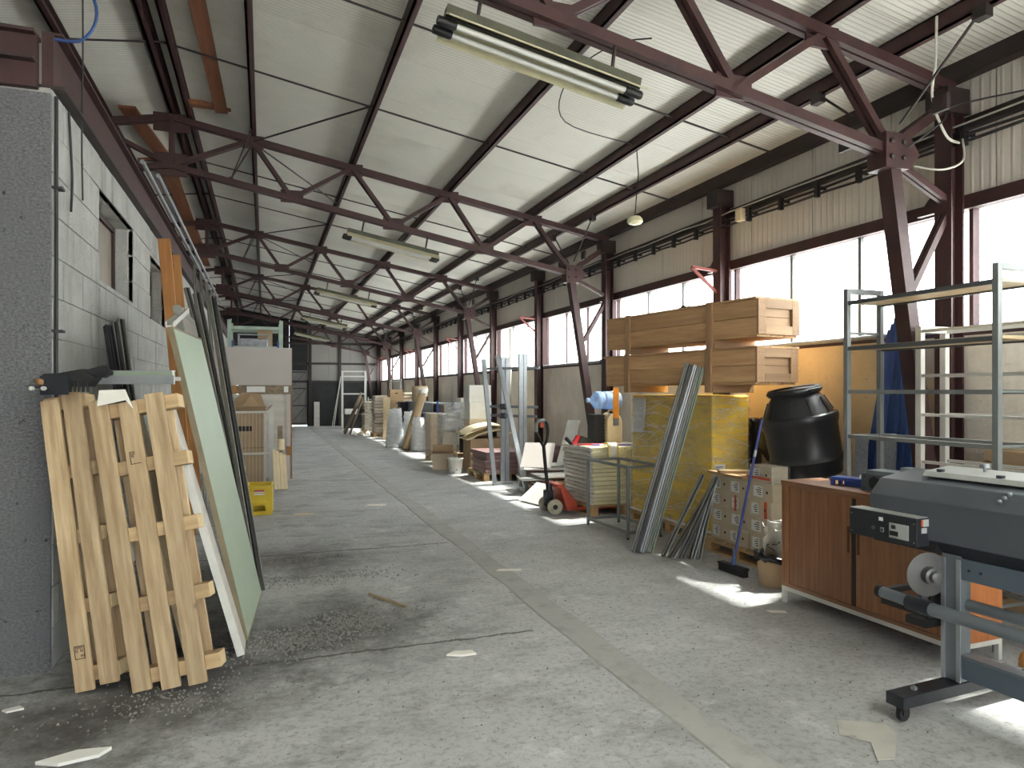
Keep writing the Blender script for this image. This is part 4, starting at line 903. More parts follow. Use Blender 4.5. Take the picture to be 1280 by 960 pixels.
t = thing('shelf_rack', 'lower white steel rack of bare rails between the grey rack and the wall', 'rack', (4.75, 4.10, 0), math.radians(-90))
L, D, H = 1.2, .30, 2.15
for x in (0, L-.05):
    for y in (0, D-.045): part('post', MB().box(x, y, 0, x+.05, y+.045, H), K['white_steel'], t, bevel=.003)
    part('end_bar', MB().box(x, .045, H-.05, x+.05, D-.045, H), K['white_steel'], t)
for z in (2.12, 2.04, 1.78, 1.48, 1.12, .5):
    for y in (.006, D-.03): part('rail', MB().box(.05, y, z-.022, L-.05, y+.024, z), K['white_steel'], t)
# ---- blue folded parasol boards behind the racks
t = thing('folded_screen', 'folded blue metal slats fanned out, leaning on the wall behind the racks', 'screen', (5.02, 4.98, 0))
for k in range(7):
    p = V(.03*k, -.085*k, 0.01); q = V(.12+.004*k, -.32-.03*k, 2.28-.05*abs(k-2))
    part('slat', MB().beam(p, q, .085, .03, (1, 0, 0)), K['blue_m'], t, bevel=.003)
for k in range(2):
    o = part('grey_mesh', MB().beam((4.945, 4.86-.30*k, .01), (4.975, 4.83-.29*k, 1.27), .14, .008, (1, 0, 0)), K['mesh_grey']); tag(o, ('grey woven strip against the blue slats, nearer the barrel', 'grey woven strip against the blue slats, nearer the camera')[k], 'strip')
# ---- cardboard bottle trays by the wall
for k in range(4):
    t = thing('bottle_tray', 'brown cardboard tray with round holes behind the racks, %s of the stack' % ('lowest', 'second', 'third', 'topmost')[k], 'tray', (5.16, 2.0, .30*k+.02), 0, 'cardboard trays with holes')
    part('body', MB().box(0, 0, 0, .19, 1.85, .29), K['card'], t, bevel=.01)
    for j in range(6):
        part('hole_ring', MB().lathe([(.055, 0), (.062, .004), (.062, .0)], 20, (-.002, .20+.30*j+(.12 if k % 2 else 0), .15), (-1, 0, 0)), K['card'], t, smooth=True)
        part('hole', MB().lathe([(.052, 0), (.052, .003)], 20, (-.001, .20+.30*j+(.12 if k % 2 else 0), .15), (-1, 0, 0)), K['card_shade'], t)
# ---- low white frame and bottle on the floor at the far right
t = thing('low_frame', 'low white steel frame with dark shelf beyond the sideboard end', 'frame', (4.42, 2.95, 0), math.radians(-90))
for x in (0, .9):
    for y in (0, .45): part('leg', MB().box(x, y, 0, x+.035, y+.035, .70), K['white_steel'], t)
    part('side_bar', MB().box(x, .035, .665, x+.035, .45, .70), K['white_steel'], t)
for z in (.40, .665):
    for y in (0, .45): part('rail', MB().box(.035, y, z, .9, y+.035, z+.035), K['white_steel'], t)
part('shelf', MB().box(.035, .035, .41, .9, .45, .43), K['dark_metal'], t)
t = thing('orange_bottle', 'orange plastic bottle standing on the sunlit floor', 'bottle', (4.06, 2.78, 0))
part('body', MB().lathe([(.038, 0), (.042, .01), (.042, .13), (.03, .17), (.014, .18), (.014, .19)], 20), K['orange_wood'], t, smooth=True); part('cap', MB().lathe([(.016, .19), (.016, .215)], 16), K['tape'], t, smooth=True)
# ---- carton pallet, broom, bin
t = thing('loading_pallet', 'wooden pallet carrying the small taped cartons', 'pallet', (4.34, 5.25, 0), 0)
def euro(t, w, d, m=K['pallet_y'], mx=K['pallet_x']):
    for x in (0, w/2-.05, w-.10):
        for y in (0, d/2-.05, d-.10): part('block', MB().box(x, y, .022, x+.10, y+.10, .10), m, t)
        part('bottom_board', MB().box(x, 0, 0, x+.10, d, .022), m, t); part('bearer', MB().box(x, 0, .10, x+.10, d, .122), m, t)
    n = max(4, int(d/.16)); st = d/n
    for k in range(n): part('top_board', MB().box(0, st*k+.012, .122, w, st*(k+1)-.012, .144), mx, t)
euro(t, .80, 1.0)
def carton(name, label, cat, loc, w, d, h, m, rz=0, group=None, sticker=None, hole=False, tape=None, handle=False, flaps=False):
    t = thing(name, label, cat, loc, rz, group)
    part('body', MB().box(0, 0, 0, w, d, h), m, t, bevel=.004)
    part('seam', MB().box(-.002, d*.5-.004, h-.0005, w+.002, d*.5+.004, h+.001).box(-.0015, d*.5-.025, h*.6, 0, d*.5+.025, h), m, t)
    if sticker:
        y0, y1, z0, z1 = sticker; s_ = part('label', MB().box(-.002, y0, z0, 0, y1, z1), K['label'], t, label='white paper label'); mm = MB()
        for k in range(4):
            zz = z0 + (z1-z0)*(.18+.2*k); mm.box(-.003, y0+(y1-y0)*.12, zz, -.002, y0+(y1-y0)*(.5+.1*(k % 3)), zz+.008)
        part('print', mm, K['ink'], s_)
    if hole: part('hole', MB().lathe([(.013, 0), (.013, .002)], 12, (-.001, d*.25, h*.5), (-1, 0, 0)), K['ink'], t)
    if handle: part('hand_hole', MB().box(-.002, d*.5-.05, h*.62, 0, d*.5+.05, h*.70), K['ink'], t)
    if tape:
        for (a, b) in tape: part('tape', MB().box(-.003, a, 0.002, -.0005, b, h-.002), K['tape'], t, label='red adhesive tape')
    return t
rr = random.Random(9); cols = ['near', 'middle', 'far']
for c in range(3):
    for r in range(4 if c != 0 else 5):
        y0 = 5.27 + .32*c; x0 = 4.37 + rr.uniform(-.012, .012) + (.0 if c < 2 else .02)
        tp = [(.05, .09)] if (c == 0 and r in (0, 2)) else ([(.20, .23)] if (c == 1 and r == 2) else None)
        carton('small_carton', 'small brown carton with a white label, %s of the %s column on the pallet' % (('lowest', 'second', 'third', 'fourth', 'topmost')[r], cols[c]), 'box',
               (x0, y0, .145+.162*r), .38 if r < 4 else .18, .31, .16, K['card_pale'], rr.uniform(-.012, .012), 'cartons on the pallet',
               (.14 if r % 2 else .17, .27, .03, .13), True, tp)
o = part('wrap_film', MB().box(4.345, 5.25, .80, 4.56, 5.60, .962), K['film']); tag(o, 'clear stretch film over the near column of cartons', 'film')
o = part('tape_strip', MB().box(4.340, 5.26, .83, 4.344, 5.59, .855), K['tape']); tag(o, 'red tape strip round the film wrapped cartons', 'tape')
for k in range(3):
    o = part('pallet_board', MB().beam((4.36+.10*k, 5.62+.02*k, .815+.022*0), (4.40+.16*k, 6.24, .815), .085, .022), K['pallet_y']); tag(o, 'splintered pallet board lying on the cartons, %s from the aisle' % NTH[k], 'board', 'boards on the cartons')
o = part('pallet_board', MB().beam((4.32, 6.0, .842), (4.98, 5.72, .842), .10, .028), K['pallet_x']); tag(o, 'splintered pallet board lying crosswise over the others', 'board', 'boards on the cartons')
t = thing('push_broom', 'blue handled push broom with black bristles leaning on the barrel', 'broom', (4.0, 5.34, 0))
hd = V(.05, -.998, 0)
part('bristles', MB().obox((0, 0, .03), hd*.17, V(.03, 0, 0), V(0, 0, .03)), K['rubber'], t, bevel=.008); part('head', MB().obox((0, 0, .07), hd*.175, V(.035, 0, 0), V(0, 0, .012)), K['black'], t, bevel=.006)
part('socket', MB().tube([(0, 0, .08), (.025, .01, .16)], .018, 10), K['blue_m'], t, smooth=True); part('handle', MB().tube([(.025, .01, .16), (.405, .11, 1.38)], .013, 10), K['blue_p2'], t, smooth=True)
part('grip_ring', MB().tube([(.30, .082, 1.04), (.318, .087, 1.10)], .0145, 10), K['alu'], t, smooth=True); part('end_cap', MB().tube([(.405, .11, 1.38), (.409, .112, 1.40)], .015, 10), K['black'], t, smooth=True)
t = thing('waste_bin', 'tan bin lined with a black bag and torn paper, beside the sideboard', 'bin', (4.10, 4.90, 0))
part('bucket', MB().lathe([(.12, 0), (.13, .01), (.15, .22), (.145, .22), (.12, .02)], 24, close=True), K['card'], t, smooth=True)
rr = random.Random(4)
part('bag_rim', MB().tube([(.155*math.cos(a)+rr.uniform(-.01,.01), .155*math.sin(a)+rr.uniform(-.01,.01), .245+rr.uniform(-.02,.025)) for a in [i*math.pi/10 for i in range(21)]], .028, 8), K['bag_black'], t, smooth='all')
def crumple(nx, ny, fn, amp, seed):
    r_ = random.Random(seed); off = [[V(r_.uniform(-amp, amp), r_.uniform(-amp, amp), r_.uniform(-amp, amp)) for i in range(nx+1)] for j in range(ny+1)]
    return MB().grid(nx, ny, lambda u, v: V(fn(u, v)) + off[int(round(v*ny))][int(round(u*nx))])
part('paper', crumple(7, 6, lambda u, v: (-.10+.20*u, .04-.06*v, .22+.34*v), .025, 3), K['paper'], t, solid=.003, smooth='all'); part('paper', crumple(6, 5, lambda u, v: (.02-.05*v, -.12+.22*u, .2+.3*v), .025, 5), K['paper'], t, solid=.003, smooth='all')
part('string', MB().tube([(rr.uniform(-.12,.12), rr.uniform(-.12,.1), .30+.02*k) for k in range(14)], .005, 5), K['cable'], t)
# ---- black barrel
t = thing('plastic_barrel', 'large black plastic barrel with clamped lid, tilted against the wall', 'barrel', (4.92, 5.41, .848), 0)
t.rotation_euler = (math.radians(-3), math.radians(-10), 0); t.scale = (1.06, 1.06, 1.04)
part('body', MB().lathe([(.27, 0), (.29, .02), (.30, .10), (.315, .13), (.325, .15), (.315, .17), (.305, .20), (.315, .45), (.33, .50), (.335, .53), (.33, .555), (.30, .565), (.24, .70), (.215, .735), (.20, .76)], 40), K['barrel'], t, smooth=True)
for k in range(10):
    a = k*math.pi/5; part('rib', MB().beam((.298*math.cos(a), .298*math.sin(a), .575), (.238*math.cos(a), .238*math.sin(a), .71), .018, .012, (math.cos(a), math.sin(a), .4)), K['barrel'], t)
part('lid', MB().lathe([(.20, .75), (.225, .755), (.232, .77), (.232, .80), (.222, .815), (.19, .812), (.18, .80)], 40), K['barrel'], t, smooth=True)
part('clamp_ring', MB().lathe([(.233, .768), (.239, .775), (.239, .79), (.233, .797)], 40, close=False), K['black'], t, smooth=True); part('clamp_lever', MB().box(-.05, -.25, .77, .05, -.236, .795), K['black'], t)
# ---- yellow block in stretch film
t = thing('yellow_stack', 'tall block of yellow sheets wrapped in clear film on a pallet', 'stack', (4.47, 6.32, .146), 0)
part('sheets', MB().box(0, 0, .012, .47, 1.72, 1.46), K['yellow_core'], t, bevel=.02)
part('film', crumple(1, 1, lambda u, v: (0, 0, 0), 0, 1) if False else MB().box(-.012, -.012, .012, .482, 1.732, 1.472), K['film'], t, bevel=.025)
rr = random.Random(8)
for k in range(9):
    z = .15+.15*k; part('film_band', MB().add([(-.016, 1.73, z+rr.uniform(-.2,.2)), (-.016, -.016, z), (.48, -.016, z+rr.uniform(-.12,.18)), (.48, -.016, z+.09+rr.uniform(-.1,.2)), (-.016, -.016, z+.12), (-.016, 1.73, z+.15+rr.uniform(-.2,.2))], [(0,1,4,5), (1,2,3,4)]), K['film'], t, fix=False)
cr = MB()
for k in range(150):
    z = rr.uniform(.05, 1.44); w_ = rr.uniform(.0012, .004); L_ = rr.uniform(.1, .7); sl_ = rr.gauss(-.12, .22)
    if k % 3: y_ = rr.uniform(0, 1.7); y2 = min(1.72, y_+L_); z2 = min(1.46, max(.03, z+sl_*L_)); cr.add([(-.020, y_, z), (-.020, y2, z2), (-.020, y2, z2+w_), (-.020, y_, z+w_*2)], [(0,1,2,3)])
    else: x_ = rr.uniform(0, .35); x2 = min(.48, x_+L_*.4); z2 = min(1.46, max(.03, z-sl_*L_*.8)); cr.add([(x_, -.020, z), (x2, -.020, z2), (x2, -.020, z2+w_), (x_, -.020, z+w_*2)], [(0,1,2,3)])
part('film_crease', cr, K['crease'], t, fix=False, label='whitish creases of the clear film')
part('film_patch', crumple(6, 8, lambda u, v: (-.024, 1.38+.30*u-.06*v, .98+.44*v), .006, 71), K['film_bag'], t, solid=.002, smooth='all')
part('label', MB().box(.015, -.021, .50, .15, -.019, .73), K['label'], t, label='white delivery label'); mm = MB()
for k in range(9): mm.box(.03, -.0222, .52+.022*k, .08+.008*(k*5 % 7), -.021, .528+.022*k)
part('label_print', mm, K['ink'], t)
part('skirt', MB().box(-.02, -.02, -.004, .49, 1.74, .02), K['paper'], t)
t = thing('loading_pallet', 'wooden pallet under the yellow wrapped block', 'pallet', (4.46, 6.30, 0)); euro(t, .66, 1.76)
o = part('black_bale', MB().box(4.975, 6.32, 0.146, 5.13, 7.1, 1.36), K['bag_black'], bevel=.04); tag(o, 'black film wrapped bale between yellow block and wall', 'bale')
o = part('black_bag', crumple(10, 8, lambda u, v: (5.02+.14*math.cos(math.pi*2*u)*math.sin(math.pi*(.08+.84*v)), 5.98+.22*math.sin(math.pi*2*u)*math.sin(math.pi*(.08+.84*v)), .87+.48*v), .012, 6), K['bag_black'], smooth='all', solid=.004); tag(o, 'upright black plastic bag between the barrel and the yellow block', 'bag')
# ---- two long wooden crates across the yellow block
def crate(label, z, h, dy, lid):
    t = thing('long_crate', label, 'crate', (4.385-.0, 5.50+dy, z), math.radians(7.4), 'long wooden crates')
    L, Wd = 2.47, .55
    for k in range(2):
        part('side_board', MB().box(0, 0, h*.5*k+.002, .022, L, h*.5*(k+1)-.002), K['crate'], t, bevel=.002); part('side_board', MB().box(Wd-.022, 0, h*.5*k+.002, Wd, L, h*.5*(k+1)-.002), K['crate'], t, bevel=.002)
    for y in (.004, L-.026): part('end_board', MB().box(.022, y, .004, Wd-.022, y+.022, h*.5-.002), K['crate_x'], t); part('end_board', MB().box(.022, y, h*.5+.002, Wd-.022, y+.022, h-.004), K['crate_x'], t)
    e = part('end_frame', MB().box(0, -.024, 0, .10, 0, h), K['crate_z'], t, bevel=.002); part('end_frame', MB().box(Wd-.10, -.024, 0, Wd, 0, h), K['crate_z'], t, bevel=.002)
    part('end_frame', MB().box(.101, -.024, h-.085, Wd-.101, 0, h), K['crate_x'], t, bevel=.002); part('end_frame', MB().box(.101, -.024, 0, Wd-.101, 0, .085), K['crate_x'], t, bevel=.002)
    for x in (.03, .07, Wd-.07, Wd-.03):
        for zz in (.04, h*.5, h-.04): part('nail', MB().lathe([(.004, 0), (.003, .0015)], 6, (x, -.024, zz), (0, -1, 0)), K['ink'], t)
    for k in range(3): part('bottom_board', MB().box(.005+.18*k, 0, -.022, .175+.18*k, L, 0), K['crate'], t)
    for k in range(3): part('lid_board', MB().box(-.01+.19*k, -.0+(.0 if lid else -.03), h+.001, .175+.19*k, L+(.06 if not lid else 0), h+.022), K['crate'], t)
    for y in (.62, 2.02):
        part('skid', MB().box(.0, y-.06, -.10, Wd, y+.06, -.022), K['crate_x'], t)
        part('batten', MB().box(-.024, y-.045, -.10, -.002, y+.045, h+.03), K['crate_z'], t, bevel=.002); part('batten', MB().box(Wd+.002, y-.045, -.10, Wd+.024, y+.045, h+.03), K['crate_z'], t, bevel=.002)
    return t
crate('long pine crate with two battens, lower one on the yellow block', 1.735, .325, .02, False)
crate('long pine crate with two battens, upper one, dark cloth on top', 2.19, .335, 0, True)
o = part('dark_cloth', crumple(8, 6, lambda u, v: (4.42+.22*v+.02*u, 6.65+.55*u, 2.55+.075*math.sin(math.pi*u)*(.5+.5*math.sin(math.pi*v))), .012, 4), K['rubber'], solid=.004, smooth='all'); tag(o, 'crumpled dark cloth lying on the upper crate lid', 'cloth')
# ---- window profiles leaning on the crates and a short fan of them
for k in range(5):
    m = (K['alu_dull'], K['dark_metal'], K['alu'], K['alu_dull'], K['green_panel'])[k]
    profile('window_profile', 'long ribbed window profile leaning on the lower crate, %s from the left' % NTH[k], (3.55+.046*k, 6.38-.014*k, .006), (4.15+.034*k, 6.31-.024*k, 1.94-.012*k), .030, .05, m, group='long profiles on the crate', face=(-.35, -1))
rr = random.Random(12)
for k in range(8):
    m = (K['alu_dull'], K['olive'], K['alu'], K['alu_dull'])[k % 4]
    profile('short_profile', 'short window profile in the leaning fan by the cartons, %s from the left' % NTH[k], (3.74+.038*k, 6.10-.028*k-.02*(k % 2), .006), (4.22+.016*((k*3) % 8), 6.12-.03*((k*5) % 8), .80-.03*(k % 3)), .04, .035, m, group='short profiles by the cartons', face=(-.35, -1))
# ---- white table frame
t = thing('table_frame', 'bare grey steel table frame without a top, in front of the sheets', 'frame', (3.77, 7.92, 0), math.radians(-88))
L, D, H, w = .98, .46, .82, .03
for x in (0, L-w):
    for y in (0, D-w):
        part('leg', MB().box(x, y, .02, x+w, y+w, H), K['grey_steel'], t); part('foot', MB().lathe([(.018, 0), (.014, .02)], 10, (x+w/2, y+w/2, 0)), K['black'], t)
    part('rail', MB().box(x, w, H-w, x+w, D-w, H), K['grey_steel'], t); part('rail', MB().box(x, w, .06, x+w, D-w, .09), K['grey_steel'], t)
for y in (0, D-w):
    part('rail', MB().box(w, y, H-w, L-w, y+w, H), K['grey_steel'], t); part('rail', MB().box(w, y, .06, L-w, y+w, .09), K['grey_steel'], t)
# ---- sheet stack on its pallet
t = thing('loading_pallet', 'wooden pallet under the stack of film wrapped sheets', 'pallet', (4.05, 8.36, 0)); euro(t, 1.05, .98)
rr = random.Random(21); z = .146; k = 0
while z < .90:
    h = rr.choice((.05, .055, .062)); j = rr.uniform(-.015, .015)
    t = thing('sheet_bundle', 'flat film wrapped bundle of cream sheets, %s in the stack' % (ORD[k] if k < 14 else 'topmost'), 'bundle', (4.08+j, 8.38+rr.uniform(-.012, .012), z), rr.uniform(-.012, .012), 'stacked sheet bundles')
    part('sheets', MB().box(.012, .012, .001, .98, .93, h-.004), K['bundle_y'], t, bevel=.006)
    part('film_end', crumple(2, 12, lambda u, v: (0+.012*(u-.5), .0+.94*v, .002+(h-.006)*u), .006, 30+k), K['bundle'], t, solid=.01, smooth='all')
    for q in range(2): part('core_hole', MB().lathe([(.007, 0), (.007, .002)], 8, (.40+.14*q+.1*(k % 2), .012, h*.5), (0, -1, 0)), K['ink'], t)
    z += h; k += 1
ZS = z
for k, (m, p, q, r, lab) in enumerate([(K['red'], (4.02, 8.75, .016), (5.0, 8.52, .016), .014, 'red pole lying on the sheet stack'), (K['violet'], (4.2, 8.62, .013), (5.02, 8.42, .013), .012, 'violet pole lying on the sheet stack'), (K['card_white'], (4.25, 8.52, .011), (5.03, 8.60, .011), .010, 'white pole lying on the sheet stack')]):
    o = part('pole', MB().tube([V(p)+V(0,0,ZS+.004*k), V(q)+V(0,0,ZS+.004*k)], r, 10), m, smooth=True); tag(o, lab, 'pole', 'poles on the sheet stack')
t = thing('tile_saw', 'red and black hand tool lying on the left end of the sheet stack', 'tool', (4.06, 8.95, ZS), .3)
part('blade', MB().prism([(-.02, 0, 0), (.06, 0, .0), (.14, 0, .12), (.08, 0, .13)], (0, .04, 0)), K['red'], t); part('body', MB().prism([(.06, -.02, .0), (.34, -.02, .0), (.32, -.02, .06), (.14, -.02, .12)], (0, .06, 0)), K['black'], t, bevel=.008)
part('grip', MB().tube([(-.10, .05, .09), (-.02, .04, .02), (.03, .03, .012)], .026, 10), K['black'], t, smooth=True)
o = part('webbing', crumple(3, 10, lambda u, v: (4.30+.13*u - .0*v, 8.50-.14*min(1, v*2.2), ZS+.032+.02*math.sin(math.pi*min(1, v*2)) - max(0, v-.45)*.30), .003, 2), K['card_white'], solid=.012, smooth='all'); tag(o, 'white webbing strap hanging over the front of the sheet stack', 'strap')
for s in (0, 1):
    o = part('yellow_rope', MB().tube([(4.295+.14*s, 8.50-.14*min(1, v*2.2)-.004, ZS+.034+.02*math.sin(math.pi*min(1, v*2)) - max(0, v-.45)*.30) for v in [i/10 for i in range(11)]], .009, 6), K['yellow_p'], smooth=True); tag(o, ('yellow cord on the left edge of the white strap', 'yellow cord on the right edge of the white strap')[s], 'cord')
# ---- canister, crate, water bottle on the rear of the stack
t = thing('jerry_can', 'large cream plastic canister standing on the sheet stack', 'canister', (4.62, 9.0, ZS), 0)
part('body', MB().prism([(0, 0, 0), (.24, 0, 0), (.24, 0, .30), (.21, 0, .38), (.17, 0, .42), (.06, 0, .42), (0, 0, .36)], (0, .26, 0)), K['cream'], t, bevel=.025, smooth=True)
part('handle', MB().tube([(.05, .13, .41), (.08, .13, .465), (.14, .13, .465), (.18, .13, .41)], .016, 8), K['cream'], t, smooth=True); part('cap', MB().lathe([(.03, 0), (.03, .04)], 16, (.035, .13, .39), (-.5, 0, .8)), K['cream'], t, smooth=True)
for a in range(2):
    for b in range(3): part('grid_mark', MB().box(.04+.085*a, -.004, .05+.045*b, .105+.085*a, .0, .08+.045*b), K['cream'], t)
t = thing('black_crate', 'tall black slotted crate standing behind the sheet stack tools', 'crate', (4.43, 9.06, ZS), 0)
part('body', MB().box(0, 0, 0, .16, .22, .41), K['black'], t, bevel=.006)
for k in range(8): part('slat', MB().box(-.004, -.006, .02+.05*k, .164, .0, .05+.05*k), K['black'], t)
t = thing('water_bottle', 'large pale blue water bottle lying across the canister and black crate', 'bottle', (4.40, 9.13, ZS+.135+.478), 0)
t.rotation_euler = (0, math.radians(90), 0)
part('body', MB().lathe([(.02, -.05), (.028, -.05), (.028, .0), (.06, .03), (.115, .075), (.128, .10), (.128, .17), (.118, .185), (.118, .20), (.13, .215), (.13, .30), (.12, .315), (.12, .33), (.13, .345), (.13, .42), (.115, .455), (.09, .46)], 32), K['bottle'], t, smooth=True)
part('cap', MB().lathe([(.03, -.055), (.034, -.05), (.034, -.015), (.03, -.012)], 20), K['blue_pale'], t, smooth=True)
part('label', MB().lathe([(.1315, .33), (.1315, .40)], 32, close=False), K['label'], t, smooth=True)
part('label_print', MB().box(-.03, -.1335, .345, -.015, -.1318, .385).box(.0, -.134, .345, .012, -.1318, .375), K['tape'], t)
t = thing('hanging_strap', 'orange strap with a grey end hanging in front of the water bottle', 'strap', (4.62, 8.76, 0), 0)
part('webbing', MB().box(-.045, -.003, 1.27, .045, .003, 1.70), K['orange'], t); part('end_piece', MB().box(-.04, -.01, 1.17, .04, .01, 1.275), K['galv'], t)
# ================================================================== right side, farther down the hall
# ---- pallet jack
t = thing('pallet_jack', 'red hand pallet jack with black handle, forks under the sheet stack', 'pallet jack', (3.70, 8.85, 0), 0)
for y in (-.17, .17):
    part('fork', MB().prism([(.22, y-.07, .05), (.50, y-.07, .05), (1.25, y-.07, .055), (1.35, y-.07, .065), (1.25, y-.07, .085), (.22, y-.07, .095)], (0, .14, 0)), K['red_enamel'], t, bevel=.004)
    w = part('wheel', MB().lathe([(.03, -.025), (.098, -.025), (.102, -.018), (.102, .018), (.098, .025), (.03, .025)], 28, (-.03, y*.95-.06*(1 if y > 0 else -1)*0, .102), (.15, 1, 0)), K['wheel'], t, smooth=True)
    part('hub', MB().lathe([(.03, -.03), (.034, -.028), (.034, .028), (.03, .03)], 14, (-.03, y*.95, .102), (.15, 1, 0)), K['rubber'], w, smooth=True)
    part('load_roller', MB().lathe([(.036, -.045), (.036, .045)], 12, (1.15, y, .036), (0, 1, 0)), K['rubber'], t, smooth=True)
part('chassis', MB().prism([(.12, -.24, .05), (.26, -.24, .05), (.26, -.24, .16), (.05, -.24, .41), (-.02, -.24, .41), (-.04, -.24, .37), (.02, -.24, .36)], (0, .48, 0)), K['red_enamel'], t, bevel=.006)
part('axle', MB().tube([(-.05, -.17, .102), (-.01, .17, .102)], .018, 10), K['dark_metal'], t, smooth=True)
part('pump', MB().lathe([(.05, .11), (.06, .14), (.06, .26), (.045, .28), (.035, .40)], 18, (-.05, 0, 0)), K['dark_metal'], t, smooth=True); part('yoke', MB().box(-.11, -.07, .20, -.01, .07, .31), K['dark_metal'], t, bevel=.01)
part('handle_tube', MB().tube([(-.06, 0, .28), (-.10, -.0, .60), (-.13, .0, .92)], .024, 12), K['black'], t, smooth=True)
lp = [(-.13, 0, .90), (-.13, -.05, .98), (-.145, -.085, 1.10), (-.155, -.085, 1.20), (-.16, -.05, 1.25), (-.16, .05, 1.25), (-.155, .085, 1.20), (-.145, .085, 1.10), (-.13, .05, .98), (-.13, 0, .90)]
part('handle_loop', MB().tube([(x + y*1.1, y*.35, z) for x, y, z in lp], .020, 10), K['black'], t, smooth=True)
part('grip', MB().tube([(-.155-.0935, -.03, 1.10), (-.155-.0935, -.03, 1.20), (-.16-.055, -.0175, 1.252), (-.16+.04, .0125, 1.252)], .026, 10), K['grey_steel'], t, smooth=True); part('lever', MB().box(-.175, -.02, 1.16, -.145, .03, 1.225), K['tape'], t, label='orange release lever')
# ---- heap of white sheets and boards on a low pallet
t = thing('loading_pallet', 'low weathered pallet under the heap of loose white sheets', 'pallet', (4.05, 9.72, 0)); euro(t, 1.0, 1.0, K['old_wood'], K['old_wood'])
rr = random.Random(31)
heap = [((4.05, 9.85), .9, .7, 'white'), ((4.15, 10.3), .9, .8, 'grey'), ((4.0, 10.6), .8, .7, 'white'), ((4.3, 9.9), .6, .8, 'brown'), ((4.2, 10.4), .7, .6, 'white'), ((4.25, 10.0), .6, .5, 'cream'), ((4.1, 10.8), .8, .5, 'grey'), ((4.3, 10.9), .6, .4, 'white')]
for k, ((x, y), w, d, c) in enumerate(heap):
    mm = {'white': K['card_white'], 'grey': K['board_white'], 'brown': K['chip'], 'cream': K['paper']}[c]
    o = part('loose_sheet', MB().box(-w/2, -d/2, 0, w/2, d/2, .02), mm, loc=(x+w*.4, y+.15, .15+.034*k)); o.rotation_euler = (rr.uniform(-.012, .012), rr.uniform(-.012, .012), rr.uniform(-.35, .35))
    tag(o, '%s sheet in the loose heap behind the pallet jack, %s from the bottom' % (c, NTH[k]), 'sheet', 'loose sheets heap')
for k, (p, q, w, m, lab) in enumerate([((4.06, 10.4, .44), (4.28, 10.75, .80), .5, K['board_white'], 'grey square board tilted up on the heap of sheets'), ((4.75, 10.9, .44), (5.05, 11.1, 1.15), .25, K['card_white'], 'narrow white board standing behind the heap of sheets'), ((3.68, 9.55, .02), (4.0, 9.62, .26), .75, K['paper'], 'crumpled white paper sheet sliding off the heap onto the floor')]):
    o = part('tilted_sheet', MB().beam(p, q, w, .012, (0, 0, 1)), m); tag(o, lab, 'sheet')
# ---- aluminium rack frames
t = thing('aluminium_frame', 'tall empty aluminium rack frame standing beside the board stacks', 'rack', (3.80, 11.70, 0), 0)
part('leaning_post', MB().beam((0, 0, .03), (-.10, .35, 2.22), .07, .05, (0, 1, 0)), K['alu'], t); part('leaning_post', MB().beam((.22, -1.0, .03), (.03, -.05, 2.26), .07, .05, (0, 1, 0)), K['alu'], t)
for x, y, h, w in ((.16, .10, 2.25, .07), (.24, .10, 2.25, .07), (.24, -.60, 2.28, .075), (.32, -.60, 2.28, .06)):
    part('upright', MB().box(x, y, .05, x+w-.004, y+.06, h), K['alu'], t)
part('upright', MB().box(.245, .165, .05, .30, .22, 2.20), K['galv'], t)
for z, q in ((2.05, .62), (1.38, .58), (1.22, .56)): part('cross_rail', MB().beam((-.05, .28, z), (q, -.58, z), .03, .045), K['galv'], t)
part('foot', MB().beam((-.02, 0, .025), (.36, .12, .025), .05, .05), K['alu'], t); part('foot', MB().beam((.20, -1.02, .025), (.24, -.70, .025), .05, .05), K['alu'], t)
for z in (1.22, 1.38): part('clamp', MB().box(.10, -.04, z-.05, .20, .02, z+.05), K['dark_metal'], t)
# ---- grey slab leaning on the wall
o = part('grey_slab', MB().beam((4.86, 14.05, .01), (5.22, 14.9, 3.0), .30, .05, (.9, -.4, 0)), K['slab']); tag(o, 'tall narrow grey slab leaning high against the windows', 'slab')
# ---- stacks of maroon boards on pallets
def stack(x, y, w, d, n, m, nm, lab, grp, h=.075, z0=.146, slip=.05, seed=1):
    r_ = random.Random(seed); z = z0
    for k in range(n):
        o = part(nm, MB().box(0, 0, .001, w-r_.uniform(0, slip), d-r_.uniform(0, slip), h), m, loc=(x+r_.uniform(-slip, slip)*.6, y+r_.uniform(-slip, slip)*.6, z)); o.rotation_euler.z = r_.uniform(-.03, .03)
        tag(o, lab % ORD[k], 'board', grp); z += h + .001
    return z
t = thing('loading_pallet', 'orange brown pallet under the front stack of maroon boards', 'pallet', (3.78, 12.25, 0)); euro(t, .95, 1.1)
stack(3.82, 12.28, .85, 1.0, 5, K['maroon_board'], 'maroon_board', 'flat maroon board, %s in the front stack by the aluminium frame', 'front maroon boards', seed=4)
t = thing('loading_pallet', 'orange brown pallet under the rear stack of maroon boards', 'pallet', (4.40, 11.75, 0)); euro(t, .85, .5)
stack(4.5, 11.78, .72, .45, 7, K['maroon_board'], 'maroon_board', 'flat maroon board, %s in the stack behind the aluminium frame', 'rear maroon boards', .07, seed=5)
o = part('white_lath', MB().beam((3.55, 12.1, .006), (4.0, 12.22, .006), .05, .012), K['card_white']); tag(o, 'white lath lying on the floor before the maroon boards', 'lath')
